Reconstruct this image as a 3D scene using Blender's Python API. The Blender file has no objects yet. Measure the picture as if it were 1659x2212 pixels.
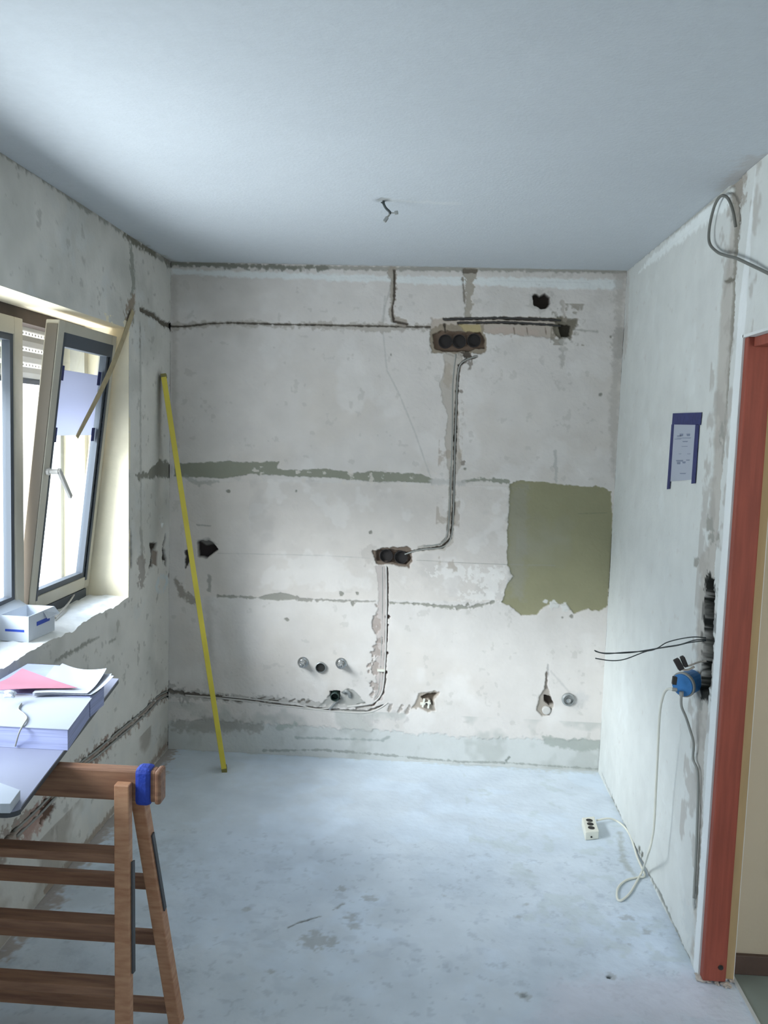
import bpy, bmesh, math, random
import numpy as np
from mathutils import Vector, Matrix

# ------------------------------------------------------------------ camera
FPX, PITCH, YAW, ROLL = 1829.87, 0.096984, 0.05593, 0.030848
EYE = Vector((0, 0, 1.66))
XL, XR, YB, ZC = -1.30, 0.876, 4.1255, 2.4356      # left wall, right wall, back wall, ceiling
YD = 2.53                                            # near end of the right wall (door opening)
XH = 0.985                                           # hall side of the right wall
YREAR = -2.2
_f = Vector((-math.sin(YAW)*math.cos(PITCH), math.cos(YAW)*math.cos(PITCH), -math.sin(PITCH)))
_r = Vector((math.cos(YAW), math.sin(YAW), 0)); _u = _r.cross(_f)
RR = _r*math.cos(ROLL) + _u*math.sin(ROLL); UU = _u*math.cos(ROLL) - _r*math.sin(ROLL)
cam_d = bpy.data.cameras.new('camera'); cam = bpy.data.objects.new('camera', cam_d)
bpy.context.scene.collection.objects.link(cam)
cam_d.sensor_fit = 'HORIZONTAL'; cam_d.sensor_width = 36; cam_d.lens = 36*FPX/1659
cam_d.clip_start = 0.02; cam_d.clip_end = 200
m = Matrix((RR, UU, -_f)).transposed().to_4x4(); m.translation = EYE
cam.matrix_world = m
bpy.context.scene.camera = cam

# ------------------------------------------------------------------ world, light, exposure
S = bpy.context.scene
C = S.collection
S.view_settings.view_transform = 'Standard'; S.view_settings.look = 'None'
S.view_settings.gamma = 1; S.view_settings.exposure = 0.28
try: S.view_settings.use_curve_mapping = False
except Exception: pass
S.render.engine = 'CYCLES'
S.cycles.max_bounces = 8; S.cycles.diffuse_bounces = 6; S.cycles.transparent_max_bounces = 12
S.cycles.use_denoising = True
w = bpy.data.worlds.new('world'); S.world = w; w.use_nodes = True
nt = w.node_tree; nt.nodes.clear()
wo = nt.nodes.new('ShaderNodeOutputWorld'); bg = nt.nodes.new('ShaderNodeBackground')
tc = nt.nodes.new('ShaderNodeTexCoord'); sp = nt.nodes.new('ShaderNodeSeparateXYZ')
rm = nt.nodes.new('ShaderNodeValToRGB'); mp = nt.nodes.new('ShaderNodeMapRange')
mp.inputs['From Min'].default_value = -1; mp.inputs['From Max'].default_value = 1
nt.links.new(tc.outputs['Generated'], sp.inputs[0]); nt.links.new(sp.outputs['Z'], mp.inputs['Value'])
nt.links.new(mp.outputs[0], rm.inputs[0]); nt.links.new(rm.outputs[0], bg.inputs['Color'])
nt.links.new(bg.outputs[0], wo.inputs[0])
e = rm.color_ramp.elements
e[0].position = 0.0; e[0].color = (2.1, 2.15, 2.25, 1)
e[1].position = 1.0; e[1].color = (.8, .92, 1.2, 1)
x = e.new(.49); x.color = (.84, .86, .89, 1)
x = e.new(.52); x.color = (.88, .93, 1.0, 1)
WORLD = 6.0
bg.inputs['Strength'].default_value = WORLD

def area(name, loc, rot, sx, sy, power, col, portal=False):
    l = bpy.data.lights.new(name, 'AREA'); l.shape = 'RECTANGLE'; l.size = sx; l.size_y = sy
    l.energy = power; l.color = col; l.cycles.is_portal = portal
    o = bpy.data.objects.new(name, l); o.location = loc; o.rotation_euler = rot; C.objects.link(o)
    return o
H = math.pi/2
sl_ = bpy.data.lights.new('hazy_sun', 'SUN'); sl_.energy = 9.6; sl_.angle = math.radians(34); sl_.color = (.98, .98, 1.0)
so_ = bpy.data.objects.new('hazy_sun', sl_); C.objects.link(so_)
so_.rotation_euler = Vector((.74, .60, -.50)).to_track_quat('-Z', 'Y').to_euler()
area('window_portal', (-1.66, 2.47, 1.36), (0, -H, 0), 0.98, 2.18, 1, (1, 1, 1), True)
area('added_hall_opening_portal', (1.95, -.62, 1.5), (H, 0, 0), 1.1, 1.2, 1, (1, 1, 1), True)  # unseen opening at the hall's far end, added to light the hall
area('rear_window_portal', (-.2, YREAR-.32, 1.6), (H, 0, 0), 1.2, 1.1, 1, (1, 1, 1), True)

# ------------------------------------------------------------------ helpers
def lin(c):
    return tuple((v/255/12.92 if v/255 <= .04045 else ((v/255+.055)/1.055)**2.4) for v in c)
def ray(px, py): return RR*((px-829.5)/FPX) - UU*((py-1106)/FPX) + _f
def at(px, py, axis, val):
    """point where the sight line of a pixel meets the plane axis=val"""
    d = ray(px, py); a = 'xyz'.index(axis)
    return EYE + d*((val-EYE[a])/d[a])
def B(px, py): p = at(px, py, 'y', YB); return (p.x, p.z)
def L(px, py): p = at(px, py, 'x', XL); return (p.y, p.z)
def Rw(px, py): p = at(px, py, 'x', XR); return (p.y, p.z)
def F(px, py): p = at(px, py, 'z', 0); return (p.x, p.y)

def hashv(i, j, seed):
    h = (i.astype(np.int64)*374761393 + j.astype(np.int64)*668265263 + seed*1442695041) & 0xffffffff
    h = ((h ^ (h >> 13))*1274126177) & 0xffffffff
    return ((h ^ (h >> 16)) & 0xffff)/65535.0
def vn(u, v, seed=0):
    i = np.floor(u); j = np.floor(v); a = u-i; b = v-j
    a = a*a*(3-2*a); b = b*b*(3-2*b)
    n = hashv(i, j, seed)*(1-a)*(1-b)+hashv(i+1, j, seed)*a*(1-b)+hashv(i, j+1, seed)*(1-a)*b+hashv(i+1, j+1, seed)*a*b
    return n*2-1
def fbm(u, v, s, oct=4, seed=0):
    r = np.zeros_like(u); A = 1.0; t = 0
    for k in range(oct):
        r += A*vn(u*s+k*17.3, v*s+k*5.1, seed+k); t += A; A *= .55; s *= 2.03
    return r/t

class Paint:
    """material colour and depth of a worked plaster surface at the points (u, v)"""
    def __init__(s, u, v, base, seed=0):
        s.u = u; s.v = v; s.n = len(u); s.seed = seed
        s.col = np.tile(np.array(lin(base)), (s.n, 1)); s.dep = np.zeros(s.n)
        s.n1 = fbm(u, v, 60, 3, 11+seed); s.n2 = fbm(u, v, 14, 3, 31+seed)
    def put(s, idx, m, col, depth, mode='max'):
        m = np.clip(m, 0, 1)
        if col is not None:
            c = np.array(lin(col)); s.col[idx] = s.col[idx]*(1-m[:, None])+c*m[:, None]
        if depth:
            if depth > 0: s.dep[idx] = np.maximum(s.dep[idx], depth*m)
            else: s.dep[idx] = s.dep[idx] + depth*m
    def line(s, pts, w, col, depth=0, rag=.4, soft=.004, a=1.0, big=.0):
        ws = w if isinstance(w, (list, tuple)) else [w]*len(pts)
        P = np.array(pts, float); W = max(ws)*(1+rag+big)+soft+.01
        idx = np.where((s.u > P[:, 0].min()-W) & (s.u < P[:, 0].max()+W) & (s.v > P[:, 1].min()-W) & (s.v < P[:, 1].max()+W))[0]
        if not len(idx): return
        u = s.u[idx]; v = s.v[idx]; best = np.full(len(idx), -9.)
        for (p, q, w0, w1) in zip(P[:-1], P[1:], ws[:-1], ws[1:]):
            d = q-p; l2 = max((d*d).sum(), 1e-9)
            t = np.clip(((u-p[0])*d[0]+(v-p[1])*d[1])/l2, 0, 1)
            dist = np.hypot(u-p[0]-t*d[0], v-p[1]-t*d[1])
            ww = (w0+(w1-w0)*t)/2
            best = np.maximum(best, ww*(1+rag*s.n1[idx]*1.6+big*s.n2[idx]*1.6)-dist)
        s.put(idx, np.clip(best/soft+.5, 0, 1)*a, col, depth)
    def poly(s, pts, col, depth=0, rag=.006, soft=.004, a=1.0):
        P = np.array(pts, float); W = rag*2+soft
        idx = np.where((s.u > P[:, 0].min()-W) & (s.u < P[:, 0].max()+W) & (s.v > P[:, 1].min()-W) & (s.v < P[:, 1].max()+W))[0]
        if not len(idx): return
        u = s.u[idx]; v = s.v[idx]; ins = np.zeros(len(idx), bool); dist = np.full(len(idx), 9.)
        n = len(P)
        for i in range(n):
            p = P[i]; q = P[(i+1) % n]; d = q-p; l2 = max((d*d).sum(), 1e-9)
            t = np.clip(((u-p[0])*d[0]+(v-p[1])*d[1])/l2, 0, 1)
            dist = np.minimum(dist, np.hypot(u-p[0]-t*d[0], v-p[1]-t*d[1]))
            c = (p[1] > v) != (q[1] > v)
            xx = p[0]+(v-p[1])*d[0]/(d[1] if abs(d[1]) > 1e-9 else 1e-9)
            ins ^= c & (u < xx)
        sd = np.where(ins, dist, -dist)+rag*(1.2*s.n1[idx]+.9*s.n2[idx])
        s.put(idx, np.clip(sd/soft+.5, 0, 1)*a, col, depth)
    def dot(s, c, r, col, depth=0, rag=.2, soft=.004, a=1.0, asp=1.0):
        W = r*2/min(asp, 1)+.02
        idx = np.where((abs(s.u-c[0]) < W) & (abs(s.v-c[1]) < W))[0]
        if not len(idx): return
        d = np.hypot(s.u[idx]-c[0], (s.v[idx]-c[1])*asp)
        s.put(idx, (r*(1+rag*s.n1[idx]*1.5)-d)/soft+.5, col, depth)if a == 1 else s.put(idx, np.clip((r*(1+rag*s.n1[idx]*1.5)-d)/soft+.5, 0, 1)*a, col, depth)
    def blotch(s, scale, thr, col, a, seed, box=None, soft=.15):
        n = fbm(s.u, s.v, scale, 4, seed)
        mm = np.clip((n-thr)/soft, 0, 1)*a
        if box is not None:
            mm = mm*((s.u > box[0]) & (s.u < box[1]) & (s.v > box[2]) & (s.v < box[3]))
        s.put(np.arange(s.n), mm, col, 0)

def gridpatch(u0, u1, v0, v1, step, top=None, bot=None):
    nu = max(2, int(round((u1-u0)/step))+1); nv = max(2, int(round((v1-v0)/step))+1)
    u = np.linspace(u0, u1, nu); t = np.linspace(0, 1, nv)
    U = np.repeat(u, nv); T = np.tile(t, nu)
    hi = np.full(nu, v1) if top is None else top(u)
    lo = np.full(nu, v0) if bot is None else bot(u)
    V = np.repeat(lo, nv)*(1-T)+np.repeat(hi, nv)*T
    i = np.arange(nu-1)[:, None]*nv+np.arange(nv-1)[None, :]
    f = np.stack([i, i+nv, i+nv+1, i+1], -1).reshape(-1, 4)
    return U, V, f
def patchmesh(name, patches, to3d, painter, mat, flip=False):
    Us, Vs, Fs, n = [], [], [], 0
    for (U, V, f) in patches: Us.append(U); Vs.append(V); Fs.append(f+n); n += len(U)
    U = np.concatenate(Us); V = np.concatenate(Vs); f = np.concatenate(Fs)
    p = painter(U, V)
    co = to3d(U, V, p.dep)
    if flip: f = f[:, ::-1]
    me = bpy.data.meshes.new(name)
    me.vertices.add(len(U)); me.vertices.foreach_set('co', co.astype(np.float32).ravel())
    me.loops.add(f.size); me.loops.foreach_set('vertex_index', f.astype(np.int32).ravel())
    me.polygons.add(len(f)); me.polygons.foreach_set('loop_start', np.arange(0, f.size, 4, dtype=np.int32))
    me.polygons.foreach_set('loop_total', np.full(len(f), 4, dtype=np.int32))
    me.polygons.foreach_set('use_smooth', np.ones(len(f), dtype=bool))
    me.update(calc_edges=True)
    a = me.color_attributes.new('surface_colour', 'FLOAT_COLOR', 'POINT')
    a.data.foreach_set('color', np.concatenate([p.col, np.ones((len(U), 1))], 1).astype(np.float32).ravel())
    me.materials.append(mat)
    o = bpy.data.objects.new(name, me); C.objects.link(o)
    return o
def structure(o): o['kind'] = 'structure'; return o

# materials
def M(name, rgb, rough=.6, metal=0, var=0, scale=20, bump=0, bscale=80, spec=.5, stretch=None, attr=None, rgb2=None):
    mt = bpy.data.materials.new(name); mt.use_nodes = True; n = mt.node_tree; N = n.nodes; bs = N['Principled BSDF']
    bs.inputs['Roughness'].default_value = rough; bs.inputs['Metallic'].default_value = metal
    bs.inputs['Specular IOR Level'].default_value = spec
    tcn = N.new('ShaderNodeTexCoord'); src = tcn.outputs['Object']
    if stretch:
        mpn = N.new('ShaderNodeMapping'); mpn.inputs['Scale'].default_value = stretch
        n.links.new(src, mpn.inputs[0]); src = mpn.outputs[0]
    if attr:
        an = N.new('ShaderNodeAttribute'); an.attribute_name = attr; base = an.outputs['Color']
    if var or rgb2:
        nz = N.new('ShaderNodeTexNoise'); nz.inputs['Scale'].default_value = scale; nz.inputs['Detail'].default_value = 8
        n.links.new(src, nz.inputs['Vector'])
        mx = N.new('ShaderNodeMix'); mx.data_type = 'RGBA'
        rp = N.new('ShaderNodeMapRange'); rp.inputs['From Min'].default_value = .35; rp.inputs['From Max'].default_value = .65
        n.links.new(nz.outputs[0], rp.inputs[0])
        n.links.new(rp.outputs[0], mx.inputs[0])
        if attr:
            mx.blend_type = 'MULTIPLY'; mx.inputs[0].default_value = 1; n.links.remove(mx.inputs[0].links[0])
            cm = N.new('ShaderNodeMapRange'); cm.inputs['To Min'].default_value = 1-var; cm.inputs['To Max'].default_value = 1+var
            n.links.new(nz.outputs[0], cm.inputs[0])
            cc = N.new('ShaderNodeCombineColor')
            for k in range(3): n.links.new(cm.outputs[0], cc.inputs[k])
            n.links.new(base, mx.inputs[6]); n.links.new(cc.outputs[0], mx.inputs[7])
        else:
            a = lin(rgb); b = lin(rgb2) if rgb2 else tuple(x*(1-var) for x in a)
            mx.inputs[6].default_value = (*a, 1); mx.inputs[7].default_value = (*b, 1)
        n.links.new(mx.outputs[2], bs.inputs['Base Color'])
    elif attr: n.links.new(base, bs.inputs['Base Color'])
    else: bs.inputs['Base Color'].default_value = (*lin(rgb), 1)
    if bump:
        nb = N.new('ShaderNodeTexNoise'); nb.inputs['Scale'].default_value = bscale; nb.inputs['Detail'].default_value = 6
        bp = N.new('ShaderNodeBump'); bp.inputs['Strength'].default_value = bump; bp.inputs['Distance'].default_value = .004
        n.links.new(tcn.outputs['Object'], nb.inputs['Vector']); n.links.new(nb.outputs[0], bp.inputs['Height'])
        n.links.new(bp.outputs[0], bs.inputs['Normal'])
    return mt
m_plaster = M('worked_plaster', None, .93, var=.10, scale=9, bump=.35, bscale=70, spec=.15, attr='surface_colour')
m_floor = M('screed', None, .9, var=.16, scale=7, bump=.5, bscale=45, spec=.2, attr='surface_colour')
m_ceiling = M('ceiling_paint', (226, 228, 226), .95, var=.04, scale=3, bump=.25, bscale=120, spec=.1)
m_room = M('painted_wall', (205, 205, 200), .95, var=.06, scale=3, bump=.2, spec=.1)
m_reveal = M('cream_render', (236, 226, 200), .9, var=.12, scale=8, bump=.3, spec=.15)
m_sill = M('broken_sill_plaster', (242, 242, 238), .9, var=.10, scale=12, bump=.8, bscale=30, spec=.15)
m_sash = M('sash_paint', (190, 184, 168), .5, var=.08, scale=9)
m_gasket = M('dark_sash_bead', (72, 78, 86), .6)
m_head = M('dark_brown_wood', (66, 54, 46), .7, var=.3, scale=14)
m_shutter = M('shutter_slat_grey', (190, 188, 180), .5)
m_red = M('red_brown_timber', (154, 76, 58), .65, var=.22, scale=7, stretch=(12, 12, .8), bump=.2)
m_tan = M('tan_wall', (200, 188, 164), .9, var=.07, scale=3, bump=.2, spec=.15)
m_tanstrip = M('tan_frame', (182, 158, 116), .8, var=.1, scale=6, stretch=(6, 6, 1))
m_base = M('brown_baseboard', (92, 74, 64), .7, var=.3, scale=12)
m_tile = M('grey_green_tile', (140, 150, 142), .5, var=.15, scale=5)
m_strip = M('threshold_metal', (215, 220, 220), .4, .3)
m_wood = M('trestle_pine', (192, 146, 112), .6, rgb2=(170, 120, 88), scale=9, stretch=(2, 2, 9), bump=.15)
m_woodh = M('trestle_pine_across', (152, 112, 86), .6, rgb2=(122, 86, 66), scale=9, stretch=(.8, 9, 9), bump=.15)
m_yellow = M('yellow_paint', (212, 194, 66), .5, var=.12, scale=6)
m_yellowface = M('olive_yellow_face', (128, 120, 62), .6, var=.15, scale=9)
m_tape = M('blue_tape', (36, 66, 170), .6, var=.3, scale=40, bump=.5, bscale=150)
m_tapedark = M('navy_tape', (44, 50, 104), .7, var=.25, scale=50, bump=.3)
m_paper = M('white_paper', (168, 173, 184), .8)
m_lilac = M('lilac_paper_edge', (166, 174, 214), .8, var=.25, scale=6, stretch=(1, 1, 60))
m_pink = M('pink_paper', (172, 112, 128), .8, var=.12, scale=6)
m_board = M('white_board', (150, 153, 172), .45, var=.05, scale=5)
m_edge = M('dark_board_edge', (70, 72, 76), .6)
m_cable = M('grey_cable', (150, 150, 144), .6)
m_cabled = M('dark_cable', (62, 60, 58), .6)
m_cable2 = M('mid_grey_cable', (112, 112, 106), .6)
m_conduit = M('light_conduit', (196, 192, 186), .5)
m_white = M('white_plastic', (224, 222, 208), .4)
m_slot = M('dark_slot', (40, 38, 34), .7)
m_black = M('black_flush_box', (44, 38, 36), .7, var=.3, scale=30)
m_bluebox = M('blue_junction_box', (62, 128, 190), .45, var=.2, scale=30)
m_chrome = M('dull_chrome', (190, 190, 188), .22, .9)
m_steel = M('grey_cap', (150, 152, 150), .4, .3)
m_green = M('green_black_pipe', (42, 60, 54), .5)
m_rubble = M('rubble', (196, 186, 174), .95, var=.2, scale=30, bump=.6)
m_print = M('print_grey', (120, 128, 146), .8)
m_strap = M('strap_webbing', (176, 160, 126), .8, var=.15, scale=40)
m_boxblue = M('carton_blue', (40, 74, 178), .6)
m_carton = M('carton_white', (200, 206, 214), .6)
m_wire = M('wire_dark', (58, 66, 66), .6)
def glass(name, tint, gl=.08):
    mt = bpy.data.materials.new(name); mt.use_nodes = True; n = mt.node_tree; n.nodes.clear()
    o = n.nodes.new('ShaderNodeOutputMaterial'); t = n.nodes.new('ShaderNodeBsdfTransparent'); g = n.nodes.new('ShaderNodeBsdfGlossy')
    g.inputs['Roughness'].default_value = .03; t.inputs[0].default_value = (*tint, 1)
    mx = n.nodes.new('ShaderNodeMixShader'); fr = n.nodes.new('ShaderNodeFresnel'); ge = n.nodes.new('ShaderNodeNewGeometry'); mr = n.nodes.new('ShaderNodeMapRange'); mr.inputs['To Min'].default_value = 1.45; mr.inputs['To Max'].default_value = 1/1.45
    n.links.new(ge.outputs['Backfacing'], mr.inputs[0]); n.links.new(mr.outputs[0], fr.inputs[0])
    n.links.new(fr.outputs[0], mx.inputs[0]); n.links.new(t.outputs[0], mx.inputs[1]); n.links.new(g.outputs[0], mx.inputs[2])
    n.links.new(mx.outputs[0], o.inputs[0]); return mt
m_glass = glass('window_glass', (.93, .97, .98))
def film(name, rgb, f):
    mt = bpy.data.materials.new(name); mt.use_nodes = True; n = mt.node_tree; n.nodes.clear()
    o = n.nodes.new('ShaderNodeOutputMaterial'); t = n.nodes.new('ShaderNodeBsdfTranslucent'); g = n.nodes.new('ShaderNodeBsdfDiffuse')
    t.inputs[0].default_value = (*lin(rgb), 1); g.inputs[0].default_value = (*lin(rgb), 1)
    mx = n.nodes.new('ShaderNodeMixShader'); mx.inputs[0].default_value = f
    n.links.new(t.outputs[0], mx.inputs[1]); n.links.new(g.outputs[0], mx.inputs[2]); n.links.new(mx.outputs[0], o.inputs[0]); return mt
m_film = film('lilac_film', (196, 198, 212), .45)

# mesh builders: all geometry goes to a bmesh in world coordinates
def box(bm, lo, hi, mat=None):
    vs = [bm.verts.new(((lo, hi)[i & 1][0], (lo, hi)[i >> 1 & 1][1], (lo, hi)[i >> 2 & 1][2])) for i in range(8)]
    if mat is not None:
        for v in vs: v.co = mat @ v.co
    for f in ((0, 2, 3, 1), (4, 5, 7, 6), (0, 1, 5, 4), (2, 6, 7, 3), (0, 4, 6, 2), (1, 3, 7, 5)):
        bm.faces.new([vs[k] for k in f])
    return vs
def hexa(bm, b, t):
    """solid from a bottom ring b and a top ring t"""
    n = len(b); vb = [bm.verts.new(p) for p in b]; vt = [bm.verts.new(p) for p in t]
    bm.faces.new(vb[::-1]); bm.faces.new(vt)
    for i in range(n): bm.faces.new([vb[i], vb[(i+1) % n], vt[(i+1) % n], vt[i]])
def bar(bm, a, b, w, t, up=Vector((0, 0, 1))):
    """rectangular bar from a to b, w across, t along up"""
    a = Vector(a); b = Vector(b); d = (b-a).normalized(); s = d.cross(up).normalized(); uu = s.cross(d).normalized()
    ring = [s*(w/2)+uu*(t/2), s*(-w/2)+uu*(t/2), s*(-w/2)-uu*(t/2), s*(w/2)-uu*(t/2)]
    hexa(bm, [a+r for r in ring], [b+r for r in ring])
def smooth(pts, k=6):
    P = [Vector(p) for p in pts]; out = []
    for i in range(len(P)-1):
        p0 = P[max(i-1, 0)]; p1 = P[i]; p2 = P[i+1]; p3 = P[min(i+2, len(P)-1)]
        for j in range(k):
            t = j/k
            out.append(.5*((2*p1)+(p2-p0)*t+(2*p0-5*p1+4*p2-p3)*t*t+(3*p1-p0-3*p2+p3)*t**3))
    out.append(P[-1]); return out
def tube(bm, pts, r, n=8, k=6, sm=True):
    P = smooth(pts, k) if sm else [Vector(p) for p in pts]
    rings = []; nrm = None
    for i, p in enumerate(P):
        d = (P[min(i+1, len(P)-1)]-P[max(i-1, 0)]).normalized()
        if nrm is None:
            nrm = d.orthogonal().normalized()
        nrm = (nrm-d*nrm.dot(d)).normalized(); b = d.cross(nrm)
        rr = r(i/(len(P)-1)) if callable(r) else r
        rings.append([bm.verts.new(p+(nrm*math.cos(2*math.pi*j/n)+b*math.sin(2*math.pi*j/n))*rr) for j in range(n)])
    for a, b in zip(rings[:-1], rings[1:]):
        for j in range(n): bm.faces.new([a[j], a[(j+1) % n], b[(j+1) % n], b[j]])
    bm.faces.new(rings[0][::-1]); bm.faces.new(rings[-1])
def lathe(bm, prof, org, axis, n=24):
    """prof: (radius, height along axis)"""
    axis = Vector(axis).normalized(); s = axis.orthogonal().normalized(); t = axis.cross(s); org = Vector(org)
    rings = [[bm.verts.new(org+axis*h+(s*math.cos(2*math.pi*j/n)+t*math.sin(2*math.pi*j/n))*max(r, 1e-4)) for j in range(n)] for r, h in prof]
    for a, b in zip(rings[:-1], rings[1:]):
        for j in range(n): bm.faces.new([a[j], a[(j+1) % n], b[(j+1) % n], b[j]])
    bm.faces.new(rings[0][::-1]); bm.faces.new(rings[-1])
def obj(name, bm, mat, parent=None, bev=0, sm=False):
    bmesh.ops.recalc_face_normals(bm, faces=bm.faces)
    me = bpy.data.meshes.new(name)
    o = bpy.data.objects.new(name, me); C.objects.link(o)
    if parent is not None:
        o.parent = parent
        iv = wmat(parent).inverted()
        bmesh.ops.transform(bm, matrix=iv, verts=bm.verts)
    bm.to_mesh(me); bm.free(); me.materials.append(mat)
    if sm: me.polygons.foreach_set('use_smooth', [True]*len(me.polygons))
    if bev:
        b = o.modifiers.new('bevel', 'BEVEL'); b.width = bev; b.segments = 2; b.limit_method = 'ANGLE'; b.harden_normals = False
    return o
def wmat(o):
    m_ = Matrix.LocRotScale(o.location, o.rotation_euler, o.scale)
    return wmat(o.parent) @ m_ if o.parent else m_
def thing(name, loc, label, cat, group=None):
    o = bpy.data.objects.new(name, None); C.objects.link(o); o.location = loc; o.empty_display_size = .05
    return tag(o, label, cat, group)
def tag(o, label, cat, group=None):
    o['label'] = label; o['category'] = cat
    if group: o['group'] = group
    return o
nb = bmesh.new

# ================================================================== SETTING
random.seed(4)
# ------------------------------------------------------------------ back wall
def paint_back(u, v):
    p = Paint(u, v, (210, 204, 198), 1)
    b = lambda *pts: [B(*q) for q in pts]
    p.blotch(2.2, .12, (204, 196, 187), .55, 101, soft=.3)
    p.blotch(5, .22, (217, 212, 207), .6, 102, soft=.2)
    p.blotch(22, .42, (188, 183, 176), .5, 103, soft=.1)
    p.blotch(3.0, .15, (190, 184, 176), .45, 104, (-1.3, .9, 1.95, 2.5), .3)
    # band of light paint under the ceiling and the dirty joint
    p.poly(b((372, 582), (850, 596), (1345, 604), (1345, 626), (860, 612), (372, 592)), (224, 227, 225), -.0008, .008, .01, .8)
    p.line(b((368, 568), (600, 575), (850, 580), (1100, 582), (1350, 586)), .018, (150, 147, 138), .002, .7, .006, .8)
    p.line(b((368, 568), (600, 577), (700, 579)), .022, (124, 124, 114), .003, 1.0, .006, .8, .5)
    # stains by the right and left corner
    p.line(b((1340, 600), (1338, 740), (1326, 860), (1326, 1030)), [.05, .045, .04, .02], (180, 174, 166), .001, .6, .02, .65, .6)
    p.line(b((1338, 720), (1335, 760)), .06, (168, 163, 156), .001, .5, .01, .6)
    p.line(b((376, 600), (376, 980)), .03, (176, 170, 162), 0, .5, .02, .5)
    # region that was tiled, slightly different skim coat
    p.poly(b((400, 1040), (940, 1046), (1096, 1044), (1094, 1295), (1040, 1300), (480, 1290), (400, 1285)), (210, 202, 194), .002, .003, .006, .8)
    p.blotch(9, .15, (220, 214, 208), .6, 110, (-.9, .45, .85, 1.4), .15)
    p.blotch(7, .2, (190, 184, 178), .4, 111, (-.9, .45, .85, 1.4), .2)
    for q in [(985, 1236, 40, 12), (1030, 1240, 14, 16), (1060, 1262, 20, 30), (1075, 1236, 16, 12), (1040, 1290, 36, 10)]:
        c = B(q[0], q[1]); p.dot(c, q[2]*.0023, (228, 223, 217), -.0006, .9, .004, .7, q[2]/q[3])
    # grey mortar band
    p.poly(b((376, 1002), (420, 1000), (500, 997), (560, 999), (602, 998), (596, 1014), (640, 1016), (700, 1012), (760, 1022), (800, 1018), (850, 1022), (910, 1024), (936, 1034), (932, 1044), (880, 1040), (800, 1040), (740, 1034), (700, 1032), (640, 1030), (600, 1026), (540, 1024), (470, 1034), (430, 1032), (376, 1028)), (144, 144, 130), .004, .005, .003)
    p.blotch(30, .25, (212, 204, 195), .8, 113, (-.9, .02, 1.38, 1.46), .1)
    p.line(b((400, 1030), (430, 1045), (470, 1040)), .02, (160, 160, 152), .001, .9, .008, .6)
    p.line(b((1000, 1040), (1040, 1036), (1098, 1040)), [.008, .016, .02], (150, 150, 138), .003, .9, .004)
    p.line(b((936, 1040), (1000, 1044)), .03, (188, 184, 178), .001, .6, .01, .8)
    # olive patch
    p.poly(b((1100, 1044), (1130, 1038), (1180, 1042), (1205, 1046), (1260, 1052), (1290, 1049), (1321, 1062), (1323, 1110), (1322, 1190), (1313, 1308), (1296, 1322), (1272, 1316), (1240, 1326), (1224, 1308), (1196, 1302), (1176, 1312), (1160, 1328), (1126, 1330), (1098, 1308), (1086, 1300), (1095, 1262), (1108, 1246), (1096, 1220), (1096, 1150), (1101, 1100)), (146, 142, 114), .006, .005, .003)
    p.blotch(3.5, .05, (150, 147, 130), .6, 115, (.42, .9, .8, 1.45), .3)
    p.poly(b((1102, 1050), (1140, 1050), (1135, 1300), (1100, 1290)), (150, 147, 136), 0, .02, .03, .5)
    for q in [(1178, 1300, .012), (1195, 1306, .02), (1222, 1312, .02)]:
        p.dot(B(*q[:2]), q[2], (208, 206, 200), -.002, .5)
    # thin scores
    p.line(b((900, 1210), (1000, 1216), (1100, 1220), (1200, 1222)), .003, (150, 148, 138), .001, .5, .003, .7)
    p.line(b((470, 1195), (700, 1200), (800, 1206)), .003, (170, 168, 162), .001, .5, .003, .6)
    p.line(b((832, 640), (826, 700), (836, 800), (862, 850), (895, 930), (930, 1030)), .006, (178, 176, 170), .001, .6, .006, .6)
    p.line(b((850, 600), (832, 660), (828, 700)), .006, (170, 167, 160), .001, .6, .006, .6)
    p.line(b((1200, 975), (1202, 1040)), .014, (176, 174, 168), .001, .8, .005, .7)
    p.line(b((1250, 1110), (1312, 1108)), .003, (124, 124, 102), 0, .5)
    # lower crack
    p.line(b((470, 1288), (540, 1291), (575, 1292)), .012, (158, 155, 146), .003, .9, .004)
    p.poly(b((560, 1290), (580, 1284), (605, 1280), (632, 1286), (650, 1294), (600, 1298)), (156, 153, 144), .004, .003, .003)
    p.line(b((640, 1293), (690, 1296), (740, 1298), (800, 1300), (812, 1298)), [.02, .012, .01, .006, .008], (156, 152, 144), .003, 1.0, .004)
    p.line(b((842, 1302), (900, 1304), (950, 1310), (1010, 1313), (1030, 1310), (1068, 1300)), [.008, .01, .014, .02, .018, .01], (152, 150, 140), .004, 1.0, .004)
    for q in [(738, 1283, .010), (772, 1281, .007), (1010, 1306, .014), (760, 1302, .012), (1235, 1331, .006), (1215, 1334, .005), (1298, 852, .006), (845, 766, .005), (640, 1060, .006), (493, 1062, .008), (800, 1148, .007), (620, 1338, .009), (1320, 728, .004), (1005, 1012, .005)]:
        p.dot(B(*q[:2]), q[2], (146, 143, 134), .003, .8)
    # horizontal cut near the top
    p.line(b((368, 706), (420, 702), (500, 697), (600, 702), (700, 704), (850, 707), (930, 708)), [.035, .03, .02, .03, .03, .034, .04], (176, 168, 158), .001, .8, .008, .85, .5)
    p.line(b((368, 705), (400, 705), (450, 699), (500, 697), (600, 700), (700, 702), (812, 704), (930, 706)), .008, (98, 92, 84), .008, .6, .003)
    p.line(b((848, 586), (850, 620), (846, 670), (850, 690), (870, 698)), [.035, .024, .022, .03, .03], (164, 154, 142), .002, .8, .006, .9)
    p.line(b((852, 584), (852, 640), (847, 670), (851, 694), (880, 700)), .010, (96, 88, 80), .009, .5, .003)
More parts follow.
